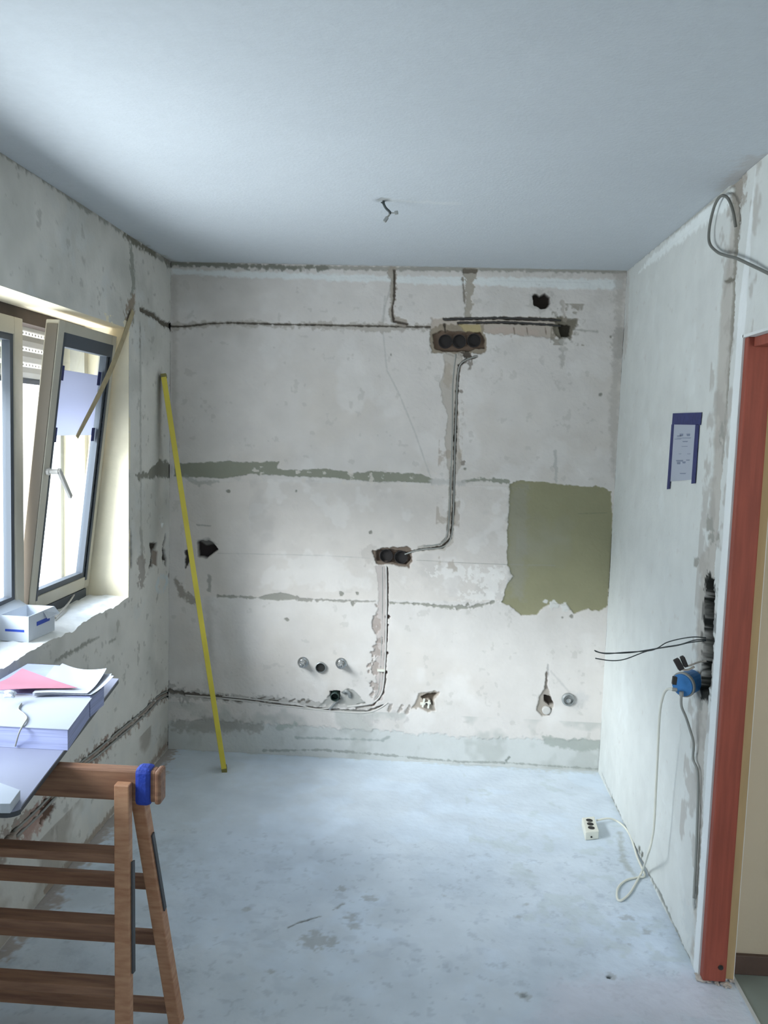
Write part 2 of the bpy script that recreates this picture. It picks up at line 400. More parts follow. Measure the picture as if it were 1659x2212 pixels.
    p.line(b((1016, 582), (1014, 640), (1010, 682)), [.05, .034, .03], (168, 160, 148), .002, .8, .006)
    p.line(b((1004, 584), (1030, 584)), .018, (116, 108, 98), .004, .8)
    p.line(b((1004, 655), (1000, 600)), .008, (140, 132, 122), .003, .9)
    # top right band with cables
    p.poly(b((930, 688), (1040, 684), (1215, 686), (1240, 696), (1240, 724), (1180, 730), (1100, 724), (1050, 722), (930, 712)), (184, 172, 160), .003, .008, .006)
    p.line(b((960, 689), (1080, 687), (1200, 690)), .013, (84, 78, 72), .014, .5, .003)
    p.line(b((990, 697), (1080, 696), (1206, 702)), .011, (78, 72, 66), .014, .5, .003)
    p.line(b((1060, 714), (1160, 718)), .03, (186, 170, 158), .004, .7, .006, .8)
    for xx in (1110, 1138, 1178, 1200): p.line(b((xx, 708), (xx+2, 722)), .005, (130, 116, 104), .004, .5)
    p.blotch(26, .1, (140, 132, 118), .7, 120, (B(1195, 600)[0], B(1270, 600)[0], B(1200, 745)[1], B(1200, 655)[1]), .2)
    p.poly(b((1206, 684), (1246, 690), (1240, 712), (1236, 730), (1206, 732), (1196, 704)), (112, 106, 92), .010, .012, .01, .9)
    p.poly(b((1208, 700), (1232, 704), (1230, 726), (1212, 728)), (58, 54, 46), .025, .005, .004)  # hole bottom, dark brown with the shade painted in
    p.line(b((1215, 650), (1222, 690)), .02, (160, 150, 138), .002, 1, .01, .6)
    p.line(b((1215, 735), (1218, 760), (1214, 795)), [.03, .026, .014], (172, 168, 160), .002, .9, .01, .7)
    p.line(b((1240, 712), (1290, 716)), .008, (150, 146, 136), .001, 1, .008, .7)
    # triple box recess
    p.poly(b((926, 715), (950, 700), (1045, 700), (1052, 735), (1048, 762), (1020, 764), (990, 772), (960, 762), (932, 762)), (150, 138, 122), .006, .008, .004)
    p.poly(b((990, 700), (1038, 700), (1042, 724), (1010, 724)), (176, 160, 122), .008, .004, .004)
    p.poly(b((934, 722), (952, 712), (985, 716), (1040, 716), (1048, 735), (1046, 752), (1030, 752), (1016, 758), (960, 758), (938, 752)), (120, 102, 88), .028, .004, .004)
    p.line(b((960, 700), (962, 716)), .01, (80, 72, 64), .01, .4)
    p.line(b((1000, 764), (1014, 770)), .03, (92, 84, 76), .012, .8)
    # hole top right, dark brown brick with its shade painted in
    p.poly(b((1151, 640), (1158, 634), (1166, 640), (1178, 634), (1188, 642), (1188, 656), (1180, 666), (1166, 666), (1154, 658)), (58, 52, 48), .05, .003, .004)
    p.dot(B(1168, 650), .055, (176, 170, 164), 0, .6, .02, .5)
    p.poly(b((1151, 640), (1158, 634), (1166, 640), (1178, 634), (1188, 642), (1188, 656), (1180, 666), (1166, 666), (1154, 658)), (58, 52, 48), .05, .003, .004)
    # vertical cut, upper part
    p.poly(b((958, 762), (1000, 764), (996, 800), (990, 830), (992, 960), (1000, 1000), (986, 1030), (984, 1120), (978, 1170), (960, 1188), (900, 1192), (900, 1178), (950, 1176), (966, 1160), (970, 1030), (968, 1000), (960, 960), (968, 900), (956, 870), (950, 830), (962, 800)), (186, 178, 168), .003, .006, .004)
    p.blotch(18, .12, (172, 160, 146), .7, 125, (B(950, 900)[0], B(1002, 900)[0], .9, 2.0), .15)
    p.line(b((1030, 770), (1008, 776), (992, 790), (988, 830), (985, 900), (982, 1000), (980, 1100), (974, 1162), (956, 1182), (905, 1188), (882, 1194)), .012, (92, 84, 76), .013, .5, .003)
    p.line(b((984, 920), (983, 952)), .014, (46, 44, 40), .02, .4)
    p.line(b((974, 1010), (972, 1100), (966, 1160), (950, 1176)), .008, (140, 130, 118), .006, .6)
    for q in [(1000, 1000, .012), (996, 845, .006), (1015, 795, .008), (1014, 782, .016)]: p.dot(B(*q[:2]), q[2], (150, 142, 134), .003, .9)
    # double box recess
    p.dot(B(800, 1200), .04, (188, 180, 172), 0, .8, .02, .6)
    p.poly(b((806, 1190), (830, 1184), (880, 1180), (892, 1190), (890, 1212), (884, 1226), (862, 1226), (850, 1220), (812, 1218)), (120, 106, 94), .010, .006, .004)
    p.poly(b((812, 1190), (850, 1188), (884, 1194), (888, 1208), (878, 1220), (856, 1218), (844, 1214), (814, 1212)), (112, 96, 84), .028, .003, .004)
    # vertical cut, lower part
    p.poly(b((812, 1222), (836, 1224), (834, 1300), (834, 1400), (832, 1480), (828, 1512), (806, 1520), (812, 1480), (810, 1440), (816, 1400), (810, 1350), (818, 1280)), (188, 178, 172), .003, .006, .004)
    for q in [(812, 1344, .022), (814, 1358, .018), (820, 1385, .012), (812, 1410, .02), (808, 1445, .026), (810, 1482, .018), (806, 1498, .012), (814, 1310, .008)]:
        p.dot(B(*q[:2]), q[2], (164, 152, 144), .006, .9, .004, .9, .8)
    p.line(b((836, 1226), (837, 1300), (834, 1400), (831, 1470), (826, 1500), (806, 1524), (770, 1530)), .010, (112, 98, 90), .012, .6, .003)
    for q in [(838, 1332), (836, 1350), (836, 1410), (832, 1452)]: p.dot(B(*q), .009, (84, 72, 66), .01, .8)
    # bottom horizontal cut
    p.line(b((368, 1498), (450, 1505), (560, 1512), (640, 1518), (720, 1524), (800, 1530)), [.07, .05, .04, .03, .03, .02], (176, 172, 166), .003, .7, .008, .8, .6)
    p.line(b((368, 1494), (440, 1504), (530, 1512), (600, 1516)), .018, (110, 102, 94), .010, .8, .004, .9)
    p.line(b((560, 1518), (640, 1526), (700, 1532), (790, 1538), (830, 1524)), .010, (126, 120, 114), .010, .6, .003)
    for q in [(560, 1511), (580, 1514), (600, 1513), (625, 1516), (645, 1517), (662, 1518)]: p.line(b(q, (q[0]+12, q[1]-5)), .009, (122, 116, 108), .005, .8)
    for q in [(845, 1522), (868, 1524), (884, 1524), (905, 1518)]: p.line(b(q, (q[0]-6, q[1]+14)), .014, (164, 156, 148), .004, .9)
    for q in [(800, 1555, .03), (780, 1545, .02), (855, 1548, .02), (880, 1556, .012), (824, 1470, .01)]: p.dot(B(*q[:2]), q[2], (188, 182, 178), .001, .9, .01, .6)
    # pipe area
    p.poly(b((690, 1526), (705, 1510), (720, 1496), (760, 1490), (775, 1504), (790, 1520), (760, 1528), (740, 1522)), (168, 166, 160), .006, .008, .006)
    p.poly(b((713, 1494), (735, 1492), (733, 1512), (716, 1514)), (40, 48, 44), .03, .003, .003)
    p.poly(b((905, 1498), (925, 1494), (950, 1494), (946, 1504), (938, 1512), (942, 1536), (925, 1538), (905, 1528), (890, 1530), (898, 1518)), (164, 154, 142), .006, .006, .005)
    p.poly(b((908, 1506), (924, 1498), (944, 1498), (936, 1508), (934, 1524), (928, 1510), (914, 1512)), (86, 76, 66), .02, .003, .003)
    p.line(b((1184, 1436), (1182, 1460)), [.01, .02], (176, 172, 168), .001, .5)
    p.line(b((1181, 1452), (1180, 1480), (1178, 1500)), [.008, .014, .02], (120, 112, 104), .006, .6)
    p.poly(b((1174, 1490), (1186, 1488), (1192, 1516), (1196, 1524), (1186, 1546), (1172, 1546), (1160, 1534), (1164, 1512)), (160, 152, 142), .008, .004, .004)
    p.poly(b((1176, 1502), (1190, 1506), (1196, 1520), (1186, 1524), (1176, 1516)), (60, 54, 48), .03, .003, .003)  # torn hole, shade inside painted as dark brown
    p.line(b((1190, 1450), (1212, 1475), (1232, 1498)), .008, (186, 182, 178), 0, .6, .008, .7)
    p.dot(B(1250, 1512), .04, (190, 188, 186), 0, .5, .03, .5)
    # left dark marks; the hole's shade is put into its colour
    p.poly(b((424, 1172), (436, 1168), (456, 1170), (464, 1178), (471, 1187), (458, 1196), (446, 1206), (428, 1202), (426, 1190)), (56, 50, 50), .05, .003, .003)
    p.poly(b((424, 1168), (450, 1162), (470, 1176), (440, 1180)), (150, 146, 142), .003, .004, .01, .7)
    p.line(b((402, 1192), (406, 1210), (400, 1226)), [.016, .024, .01], (76, 70, 66), .015, .6)
    p.line(b((378, 1252), (392, 1280), (415, 1298), (430, 1300)), [.02, .035, .04, .01], (148, 140, 130), .002, .7, .01, .85)
    p.line(b((452, 1246), (452, 1275)), .018, (152, 148, 140), .002, .6, .006, .8)
    p.line(b((425, 1134), (455, 1136)), .006, (158, 154, 146), .001, .8, .004, .8)
    p.line(b((451, 1300), (450, 1490)), .04, (178, 174, 168), 0, .5, .03, .5)
    # foot of the wall
    p.poly(b((360, 1556), (560, 1562), (800, 1578), (1000, 1592), (1302, 1600), (1302, 1690), (800, 1660), (350, 1640)), (196, 199, 196), .004, .014, .012, .8)
    p.blotch(6, .05, (172, 174, 168), .6, 130, (-1.3, .9, .0, .25), .25)
    p.poly(b((1170, 1590), (1300, 1600), (1300, 1622), (1240, 1622), (1175, 1608)), (156, 160, 152), .002, .012, .012, .75)
    p.line(b((380, 1568), (470, 1566), (560, 1572)), .05, (150, 144, 136), .002, .8, .02, .6, .5)  # brownish region near the corner, partly shading put into the colour
    p.line(b((600, 1572), (640, 1566)), .03, (164, 170, 162), 0, .8, .01, .7)
    p.line(b((640, 1594), (780, 1598), (826, 1600), (842, 1590)), .010, (150, 156, 152), .002, .9, .006, .7)
    p.line(b((570, 1622), (700, 1620), (860, 1634), (920, 1640), (1000, 1646), (1090, 1648), (1150, 1652), (1290, 1662)), .010, (150, 152, 146), .003, 1.0, .004, .8)
    p.line(b((1090, 1650), (1100, 1636)), .01, (140, 144, 138), .002, .9)
    p.dep += .0016*fbm(u, v, 6, 3, 77)+.0006*p.n1
    return p
STEP_B = .0035
back = patchmesh('wall_back', [gridpatch(XL, XR, 0, ZC, STEP_B)],
    lambda U, V, D: np.stack([U, YB+D, V], 1), paint_back, m_plaster, True)
structure(back)

# ------------------------------------------------------------------ left wall with the window opening
WY0, WY1, WZ0, WZ1 = 1.38, 3.56, .905, 2.05
def ragged(u):
    n = fbm(u, u*0+.3, 9, 4, 51)
    return WZ0-.004-.022*np.clip(n+.35, 0, 1)*np.clip((WY1-.02-u)/.1, 0, 1)
def paint_left(u, v):
    p = Paint(u, v, (214, 210, 202), 2)
    b = lambda *pts: [L(*q) for q in pts]
    p.blotch(2.4, .05, (184, 182, 174), .6, 201, soft=.3)
    p.blotch(6, .25, (206, 206, 202), .5, 202, soft=.2)
    p.blotch(25, .42, (160, 156, 148), .5, 203, soft=.1)
    # ceiling joint
    p.line(b((0, 327), (120, 405), (230, 478), (290, 518), (330, 545), (368, 570)), .02, (146, 144, 134), .002, .9, .008, .8, .6)
    p.line(b((270, 508), (300, 527), (335, 548)), .03, (116, 112, 98), .004, .9, .008, .8)
    p.dot(B(0, 0), .0, None) if False else None
    p.line(b((358, 560), (370, 575)), .04, (140, 136, 126), .002, .6, .01, .8)
    # vertical chase running to the window corner
    p.line(b((284, 530), (287, 580), (288, 620), (285, 660), (286, 690)), [.03, .045, .04, .05, .04], (150, 150, 140), .003, .8, .006, .9)
    p.line(b((288, 640), (284, 665), (278, 690), (272, 720)), [.04, .07, .07, .04], (152, 138, 122), .004, .9, .006, .9)
    p.line(b((274, 700), (262, 745)), .04, (176, 164, 136), .002, .7, .01, .8)
    p.line(b((303, 668), (318, 674), (336, 684), (350, 698), (370, 706)), [.02, .024, .024, .03, .03], (104, 98, 88), .010, .6, .004)
    p.line(b((302, 700), (303, 800), (304, 1000), (305, 1200)), .022, (172, 170, 162), .001, .7, .012, .8)
    p.line(b((303, 710), (303, 745)), .02, (150, 146, 138), .002, .9, .008, .8)
    p.line(b((340, 820), (345, 920), (350, 1000)), .05, (172, 168, 160), 0, .5, .03, .4)
    # grey band
    p.poly(b((292, 1026), (315, 1020), (330, 1010), (345, 992), (368, 1000), (368, 1034), (340, 1030), (300, 1036)), (136, 134, 124), .003, .012, .006)
    # holes beside the window, their shade put into the dark colour
    p.line(b((281, 1152), (283, 1180), (282, 1222)), .03, (92, 88, 82), .012, .6, .006)
    p.line(b((305, 1150), (308, 1200)), .03, (160, 156, 148), .001, .8, .01, .7)
    p.line(b((306, 1220), (306, 1250)), .09, (152, 144, 136), .002, .7, .01, .8)
    p.poly(b((323, 1172), (340, 1174), (336, 1184), (330, 1190), (332, 1224), (322, 1226), (326, 1200)), (70, 64, 58), .015, .006, .006)
    p.poly(b((330, 1190), (342, 1192), (340, 1222), (330, 1222)), (148, 136, 126), .008, .006, .006)
    p.line(b((357, 1162), (352, 1185), (354, 1200), (358, 1210)), [.03, .03, .05, .05], (72, 66, 60), .015, .6, .006)
    p.dot(L(350, 1133), .022, (240, 242, 240), -.004, .9, .006, 1, 2.6)
    c = L(350, 1262)
    for k in range(14):
        a = k*.45; p.dot((c[0]+.085*math.cos(a), c[1]+.035*math.sin(a)), .014, (206, 212, 212), -.001, .9, .006, .7)
    p.line(b((368, 1245), (374, 1260)), .05, (150, 142, 132), .002, .6, .01, .8)
    # cut below the window
    p.line(b((118, 1430), (150, 1412), (190, 1388), (215, 1376)), [.01, .018, .014, .006], (140, 138, 128), .003, .9, .005, .8)
    p.line(b((236, 1388), (250, 1380)), .012, (146, 144, 134), .002, 1, .006, .8)
    for q in [(255, 1350, .02), (230, 1330, .012), (340, 1290, .02), (300, 1400, .014), (160, 1350, .016)]: p.dot(L(*q[:2]), q[2], (166, 162, 152), .001, .9, .01, .7)
    # low chase with two cables
    p.line(b((370, 1496), (345, 1508), (315, 1540), (253, 1592), (215, 1625), (172, 1657), (97, 1742), (36, 1800), (0, 1840)), [.08, .06, .05, .055, .055, .06, .07, .08, .08], (160, 146, 134), .004, .8, .006, .9, .5)
    p.line(b((372, 1490), (342, 1504), (313, 1534), (252, 1586), (214, 1619), (172, 1652), (97, 1736), (36, 1794), (0, 1830)), .014, (92, 84, 76), .016, .5, .004)
    p.line(b((372, 1500), (348, 1510), (318, 1542), (256, 1596), (218, 1629), (176, 1662), (100, 1748), (40, 1806)), .012, (96, 88, 80), .014, .5, .004)
    for q in [(232, 1607, .03), (200, 1640, .03), (225, 1618, .02), (300, 1562, .018), (208, 1650, .03)]: p.dot(L(*q[:2]), q[2], (150, 128, 116), .004, .9, .006, .9)
    p.line(b((100, 1745), (60, 1800)), .10, (178, 146, 134), .003, .8, .01, .8, .5)
    p.line(b((113, 1738), (100, 1752)), .06, (110, 86, 74), .008, .8)
    # foot of the wall
    p.blotch(5, .0, (160, 150, 138), .7, 230, (0, 4.2, .0, .22), .3)
    p.line(b((365, 1604), (247, 1750), (100, 1925)), .03, (150, 132, 116), .003, .9, .01, .7, .6)
    p.dep += .0020*fbm(u, v, 6, 3, 78)+.0008*p.n1
    return p
st = .006
lp = [gridpatch(WY1, YB, 0, ZC, .0045), gridpatch(WY0, WY1, 0, WZ0, .0055, top=ragged),
      gridpatch(WY0, WY1, WZ1, ZC, st), gridpatch(YREAR, WY0, 0, ZC, .05)]
left = patchmesh('wall_left', lp, lambda U, V, D: np.stack([XL-D, U, V], 1), paint_left, m_plaster, True)
structure(left)

# window reveals, sill, outer wall slab
XO = -1.66
bm = nb()
box(bm, (XO, WY1, WZ0-.1), (XL-.0005, WY1+.02, WZ1+.02)); r = obj('reveal_jamb', bm, m_reveal)
bm = nb(); box(bm, (XO, WY0-.02, WZ1), (XL-.001, WY1+.02, WZ1+.03)); r2 = obj('reveal_soffit', bm, m_reveal)
bm = nb(); box(bm, (XO, WY0-.02, WZ0-.1), (XL-.001, WY0, WZ1+.02)); r3 = obj('reveal_side', bm, m_reveal)
win = bpy.data.objects.new('window_1', None); C.objects.link(win); win.location = (-1.49, 2.6, .905); structure(win)
for o in (r, r2, r3):
    o.parent = win; o.matrix_parent_inverse = wmat(win).inverted()
r.name = 'jamb_reveal'; r2.name = 'head_reveal'; r3.name = 'jamb_reveal'
# ragged sill
us = np.linspace(WY0, WY1, 230); inn = ragged(us)
bm = nb(); rows = []
NX = 34
for i, y in enumerate(us):
    row = []
    for j in range(NX+1):
        t = j/NX; xx = XL-.0003-(XL-XO-.02)*t
        d = max(0, 1-t*7.0)
        z = WZ0*(1-d)+inn[i]*d
        z += .004*float(vn(np.array([y*40.]), np.array([xx*40.]), 9)[0])*(1-d)*min(1, t*8)
        row.append(bm.verts.new((xx, y, z)))
    rows.append(row)
for a, b_ in zip(rows[:-1], rows[1:]):
    for j in range(NX): bm.faces.new([a[j], a[j+1], b_[j+1], b_[j]])
sill = obj('sill', bm, m_sill, win, sm=True)
# exterior slab around the window so the wall has thickness
bm = nb()
box(bm, (XO, WY0-.02, -.1), (XL-.07, WY1+.02, WZ0-.05)); box(bm, (XO, WY0-.02, WZ1+.03), (XL-.07, WY1+.02, ZC+.1))
box(bm, (XO, WY1+.02, -.1), (XL-.07, YB+.3, ZC+.1)); box(bm, (XO, YREAR-.3, -.1), (XL-.07, WY0-.02, ZC+.1))
structure(obj('wall_outer_left', bm, m_room))

# ------------------------------------------------------------------ right wall
def paint_right(u, v):
    p = Paint(u, v, (210, 212, 208), 3)
    b = lambda *pts: [Rw(*q) for q in pts]
    p.blotch(2.4, .1, (202, 203, 199), .5, 301, soft=.3)
    p.blotch(7, .3, (216, 219, 216), .5, 302, soft=.2)
    p.blotch(30, .5, (196, 192, 186), .4, 303, soft=.1)
    # bright band and joint under the ceiling
    p.poly(b((1400, 560), (1580, 405), (1590, 398), (1586, 440), (1500, 500), (1420, 560), (1380, 590)), (234, 238, 236), -.001, .012, .012, .9)
    p.line(b((1350, 585), (1450, 505), (1580, 402)), .012, (160, 158, 150), .002, .8, .006, .7)
    # corner stain
    p.line(b((1356, 600), (1352, 740)), .07, (196, 192, 186), .001, .6, .03, .6)
    p.line(b((1350, 720), (1348, 755)), .08, (186, 182, 176), .001, .6, .02, .6)
    # the chase
    Lf = [(1582, 400), (1572, 560), (1556, 640), (1550, 760), (1545, 870), (1541, 960), (1536, 1040), (1532, 1120), (1528, 1180), (1508, 1210), (1512, 1260), (1506, 1340), (1502, 1420), (1506, 1500), (1504, 1600), (1500, 1660), (1506, 1760), (1500, 1900), (1492, 2040), (1490, 2060)]
    Rt = [(1496, 2070), (1500, 2040), (1506, 1950), (1510, 1900), (1516, 1760), (1522, 1600), (1530, 1500), (1540, 1255), (1546, 1180), (1552, 1120), (1556, 1040), (1566, 960), (1572, 870), (1578, 760), (1582, 640), (1590, 560), (1600, 400)]
    p.poly(b(*Lf, *Rt), (188, 184, 176), .005, .008, .006)
    p.blotch(14, .05, (170, 164, 156), .6, 310, (2.45, 2.80, .3, 2.44), .2)
    p.line(b((1588, 395), (1590, 500), (1584, 560), (1582, 640), (1578, 720), (1572, 800), (1566, 880)), [.09, .06, .035, .03, .03, .02, .015], (146, 142, 132), .010, .6, .008, .9)
    p.line(b((1592, 385), (1596, 410)), .12, (164, 156, 146), .003, .7, .02, .8)
    p.line(b((1566, 880), (1560, 960), (1556, 1000)), .018, (166, 162, 154), .004, .9, .006, .9)
    for q in [(1556, 935, .025), (1530, 1130, .02), (1535, 1160, .02), (1546, 1165, .02), (1502, 1215, .02), (1510, 1525, .012)]: p.dot(Rw(*q[:2]), q[2], (160, 158, 150), .003, .9)
    p.line(b((1564, 608), (1584, 604)), .012, (120, 116, 106), .004, .5)
    # dark recess, its shade painted near-black past the edges
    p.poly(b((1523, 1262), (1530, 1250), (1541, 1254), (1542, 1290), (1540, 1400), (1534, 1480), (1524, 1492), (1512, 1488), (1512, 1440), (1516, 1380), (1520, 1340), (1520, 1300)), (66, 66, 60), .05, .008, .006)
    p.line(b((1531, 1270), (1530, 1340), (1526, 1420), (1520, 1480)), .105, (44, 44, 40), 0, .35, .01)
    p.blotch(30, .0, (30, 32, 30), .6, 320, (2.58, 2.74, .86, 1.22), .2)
    p.line(b((1506, 1660), (1510, 1760), (1506, 1880), (1500, 1960)), [.01, .012, .014, .01], (132, 130, 122), .008, .7, .005, .8)
    p.line(b((1499, 1900), (1497, 1960)), .014, (96, 98, 94), .010, .6)
    # clean bead beside the opening
    p.poly([(YD-.01, -.1), (YD-.01, ZC), (YD+.05, ZC-.4), (YD+.055, 1.2), (YD+.045, -.1)], (228, 231, 230), 0, .004, .006)
    # foot
    p.line(b((1300, 1672), (1340, 1765), (1390, 1870), (1420, 1920), (1450, 1988), (1490, 2080)), .014, (120, 122, 114), .004, 1.0, .006, .8, .5)
    for q in [(1322, 1724, .012), (1330, 1742, .014), (1436, 1978, .016), (1385, 1848, .02), (1380, 1835, .02)]: p.dot(Rw(*q[:2]), q[2], (116, 118, 110), .004, .9)
    p.blotch(8, .15, (204, 206, 202), .6, 330, (2.5, 4.2, 0, .35), .2)
    p.dot(Rw(1486, 1990), .05, (200, 204, 202), .002, .9, .02, .6)
    p.dep += .0016*fbm(u, v, 6, 3, 79)+.0006*p.n1
    return p
DZ = 1.962; DY0 = 1.72
rp_ = [gridpatch(YD, YB, 0, ZC, .0045), gridpatch(DY0, YD, DZ, ZC, .008), gridpatch(YREAR, DY0, 0, ZC, .05)]
right = patchmesh('wall_right', rp_, lambda U, V, D: np.stack([XR+D, U, V], 1), paint_right, m_plaster, False)
structure(right)
bm = nb()
box(bm, (XR+.0655, YD, -.1), (XH, YB+.3, ZC+.1)); box(bm, (XR+.0655, DY0, DZ), (XH, YD, ZC+.1)); box(bm, (XR+.0655, YREAR, -.1), (XH, DY0, ZC+.1))
structure(obj('wall_right_core', bm, m_room))
# plaster corner faces closing the wall end and the lintel underside
bm = nb()
box(bm, (XR-.001, YD-.006, 0), (XR+.02, YD, DZ+.0)); box(bm, (XR-.001, DY0, DZ-.008), (XH, YD, DZ+.0)); box(bm, (XR, YD-.004, 0), (XH, YD, DZ))
structure(obj('trim_1', bm, M('corner_bead_plaster', (226, 228, 226), .9, var=.08, scale=10, spec=.15)))

# ------------------------------------------------------------------ floor
def paint_floor(u, v):
    p = Paint(u, v, (210, 219, 227), 4)
    b = lambda *pts: [F(*q) for q in pts]
    p.blotch(1.6, .0, (198, 209, 220), .6, 401, soft=.35)
    p.blotch(5, .15, (214, 226, 238), .6, 402, soft=.25)
    p.blotch(18, .26, (190, 200, 210), .4, 403, (-1.3, 1.2, 0, 3.2), .12)
    p.blotch(40, .34, (172, 181, 190), .4, 404, (-1.3, 1.2, 0, 3.3), .1)
    p.blotch(10, .2, (196, 206, 208), .6, 405, (.2, .9, 2.6, 4.2), .2)
    p.poly(b((1200, 2120), (1400, 2110), (1500, 2100), (1600, 2212), (1150, 2212)), (212, 212, 222), 0, .03, .08, .6)
    p.line(b((370, 1612), (600, 1625), (900, 1642), (1298, 1668)), .05, (196, 198, 192), .001, .9, .03, .6, .5)
    p.line(b((365, 1612), (247, 1755), (110, 1925), (0, 2060)), .10, (160, 142, 126), .002, .8, .04, .7, .6)
    p.line(b((622, 2003), (645, 1992), (690, 1980)), .008, (130, 134, 136), .002, .8, .004)
    p.line(b((720, 1966), (740, 1952)), .01, (150, 154, 156), .002, .9, .006, .8)
    p.dot(F(690, 2032), .045, (168, 172, 172), .001, .8, .02, .7)
    for q in [(740, 1920, .02), (760, 1982, .02), (765, 2000, .015), (800, 1940, .02), (1145, 1880, .012), (1140, 1953, .012), (1132, 2150, .016), (1318, 2108, .012), (1120, 1980, .01), (960, 1935, .01), (530, 1965, .012), (580, 2100, .012), (1358, 2040, .008), (1395, 2012, .012), (1235, 1702, .006), (1350, 1980, .02)]:
        p.dot(F(*q[:2]), q[2], (164, 168, 168), .001, .9, .008, .6)
    p.dot(F(1315, 2109), .007, (52, 60, 60), .006, .4)
    p.dot(F(1132, 2150), .009, (140, 146, 148), .002, .8)
    p.line(b((1340, 1800), (1345, 1860), (1370, 1890)), .02, (168, 172, 164), .001, .9, .015, .6)
    p.dep += .0022*fbm(u, v, 5, 4, 80)+.0008*p.n1
    return p
fl = patchmesh('floor', [gridpatch(XL-.06, XH, 1.3, YB+.02, .0065), gridpatch(XL-.06, XH, YREAR, 1.3, .05)],
    lambda U, V, D: np.stack([U, V, -D], 1), paint_floor, m_floor, False)
structure(fl)
bm = nb(); box(bm, (XO, YREAR-.3, -.25), (XH, YB+.3, -.03)); structure(obj('floor_slab', bm, m_room))

# ceiling
def paint_ceil(u, v):
    p = Paint(u, v, (194, 199, 203), 5)
    p.blotch(1.5, .1, (189, 194, 198), .5, 501, soft=.4)
    c = at(828, 432, 'z', ZC)
    p.dot((c.x, c.y), .022, (150, 152, 150), .004, .5, .006)
    p.line([(c.x, c.y), (c.x+.25, c.y+.03)], .03, (208, 210, 209), 0, .8, .02, .5)
    e1 = [at(*q, 'z', ZC) for q in [(290, 520), (330, 545), (372, 566)]]
    p.line([(q.x, q.y) for q in e1], .04, (164, 162, 152), .002, .9, .02, .7)
    p.line([(XL, YB-.0), (XR, YB)], .03, (176, 174, 168), 0, .9, .015, .6)
    p.line([(XR-.01, YD-.05), (XR-.01, YD+.25)], [.08, .02], (176, 168, 160), .001, .8, .03, .45)
    p.dep -= .0012*fbm(u, v, 3, 3, 81)
    return p
m_ceilp = M('ceiling_plaster', None, .95, var=.05, scale=40, bump=.3, bscale=110, spec=.1, attr='surface_colour')
ce = patchmesh('ceiling', [gridpatch(XL-.06, XH, 0, YB+.02, .012), gridpatch(XL-.06, XH, YREAR, 0, .05)],
    lambda U, V, D: np.stack([U, V, ZC+D], 1), paint_ceil, m_ceilp, True)
structure(ce)
bm = nb(); box(bm, (XO, YREAR-.3, ZC+.012), (XH, YB+.3, ZC+.25)); structure(obj('ceiling_slab', bm, m_room))
bm = nb(); box(bm, (XO, YB+.055, -.1), (XH, YB+.3, ZC+.1)); structure(obj('wall_back_core', bm, m_black))
# rear wall behind the camera with its window
bm = nb()
RX0, RX1, RZ0, RZ1 = -.8, .4, 1.05, 2.15
box(bm, (XO, YREAR-.3, -.1), (XH, YREAR, RZ0)); box(bm, (XO, YREAR-.3, RZ1), (XH, YREAR, ZC+.1))
box(bm, (XO, YREAR-.3, RZ0), (RX0, YREAR, RZ1)); box(bm, (RX1, YREAR-.3, RZ0), (XH, YREAR, RZ1))
structure(obj('wall_rear', bm, m_room))
win2 = bpy.data.objects.new('window_2', None); C.objects.link(win2); win2.location = (-.2, YREAR-.15, 1.05); structure(win2)
bm = nb(); y0, y1 = YREAR-.18, YREAR-.12
box(bm, (RX0, y0, RZ0), (RX0+.06, y1, RZ1)); box(bm, (RX1-.06, y0, RZ0), (RX1, y1, RZ1)); box(bm, (RX0+.06, y0, RZ0), (RX1-.06, y1, RZ0+.06))
box(bm, (RX0+.06, y0, RZ1-.06), (RX1-.06, y1, RZ1)); box(bm, (-.29, y0, RZ0+.06), (-.21, y1, RZ1-.06)); obj('window_frame', bm, m_sash, win2)
for a in ((RX0+.06, -.29), (-.21, RX1-.06)):
    bm = nb(); box(bm, (a[0], y0+.025, RZ0+.06), (a[1], y0+.031, RZ1-.06)); obj('glass_pane', bm, m_glass, win2)

# ------------------------------------------------------------------ hall beyond the door opening
bm = nb(); box(bm, (XH, 2.575, -.05), (3.0, 2.70, ZC+.1)); structure(obj('wall_hall', bm, m_tan))
bm = nb(); box(bm, (2.9, -.5, -.05), (3.0, 2.575, ZC+.1)); box(bm, (XH, -.6, -.05), (1.4, -.5, ZC+.1)); box(bm, (2.5, -.6, -.05), (3.0, -.5, ZC+.1)); box(bm, (1.4, -.6, 2.1), (2.5, -.5, ZC+.1)); box(bm, (1.4, -.6, -.05), (2.5, -.5, .9)); structure(obj('wall_hall_far', bm, m_tan))  # unseen opening left in the far wall to bring light into the hall
bm = nb(); box(bm, (XH-.0, -.6, ZC), (3.0, 2.7, ZC+.1)); structure(obj('ceiling_hall', bm, m_ceiling))
bm = nb(); box(bm, (XH, -.6, -.1), (3.0, 2.7, -.002)); structure(obj('floor_hall', bm, m_tile))
bm = nb(); box(bm, (XH+.002, 2.560, -.002), (2.9, 2.5755, .062)); structure(obj('baseboard_hall', bm, m_base, bev=.003))
bm = nb(); box(bm, (XH-.004, DY0, -.003), (XH+.007, YD+.03, .004)); structure(obj('trim_3', bm, m_strip))
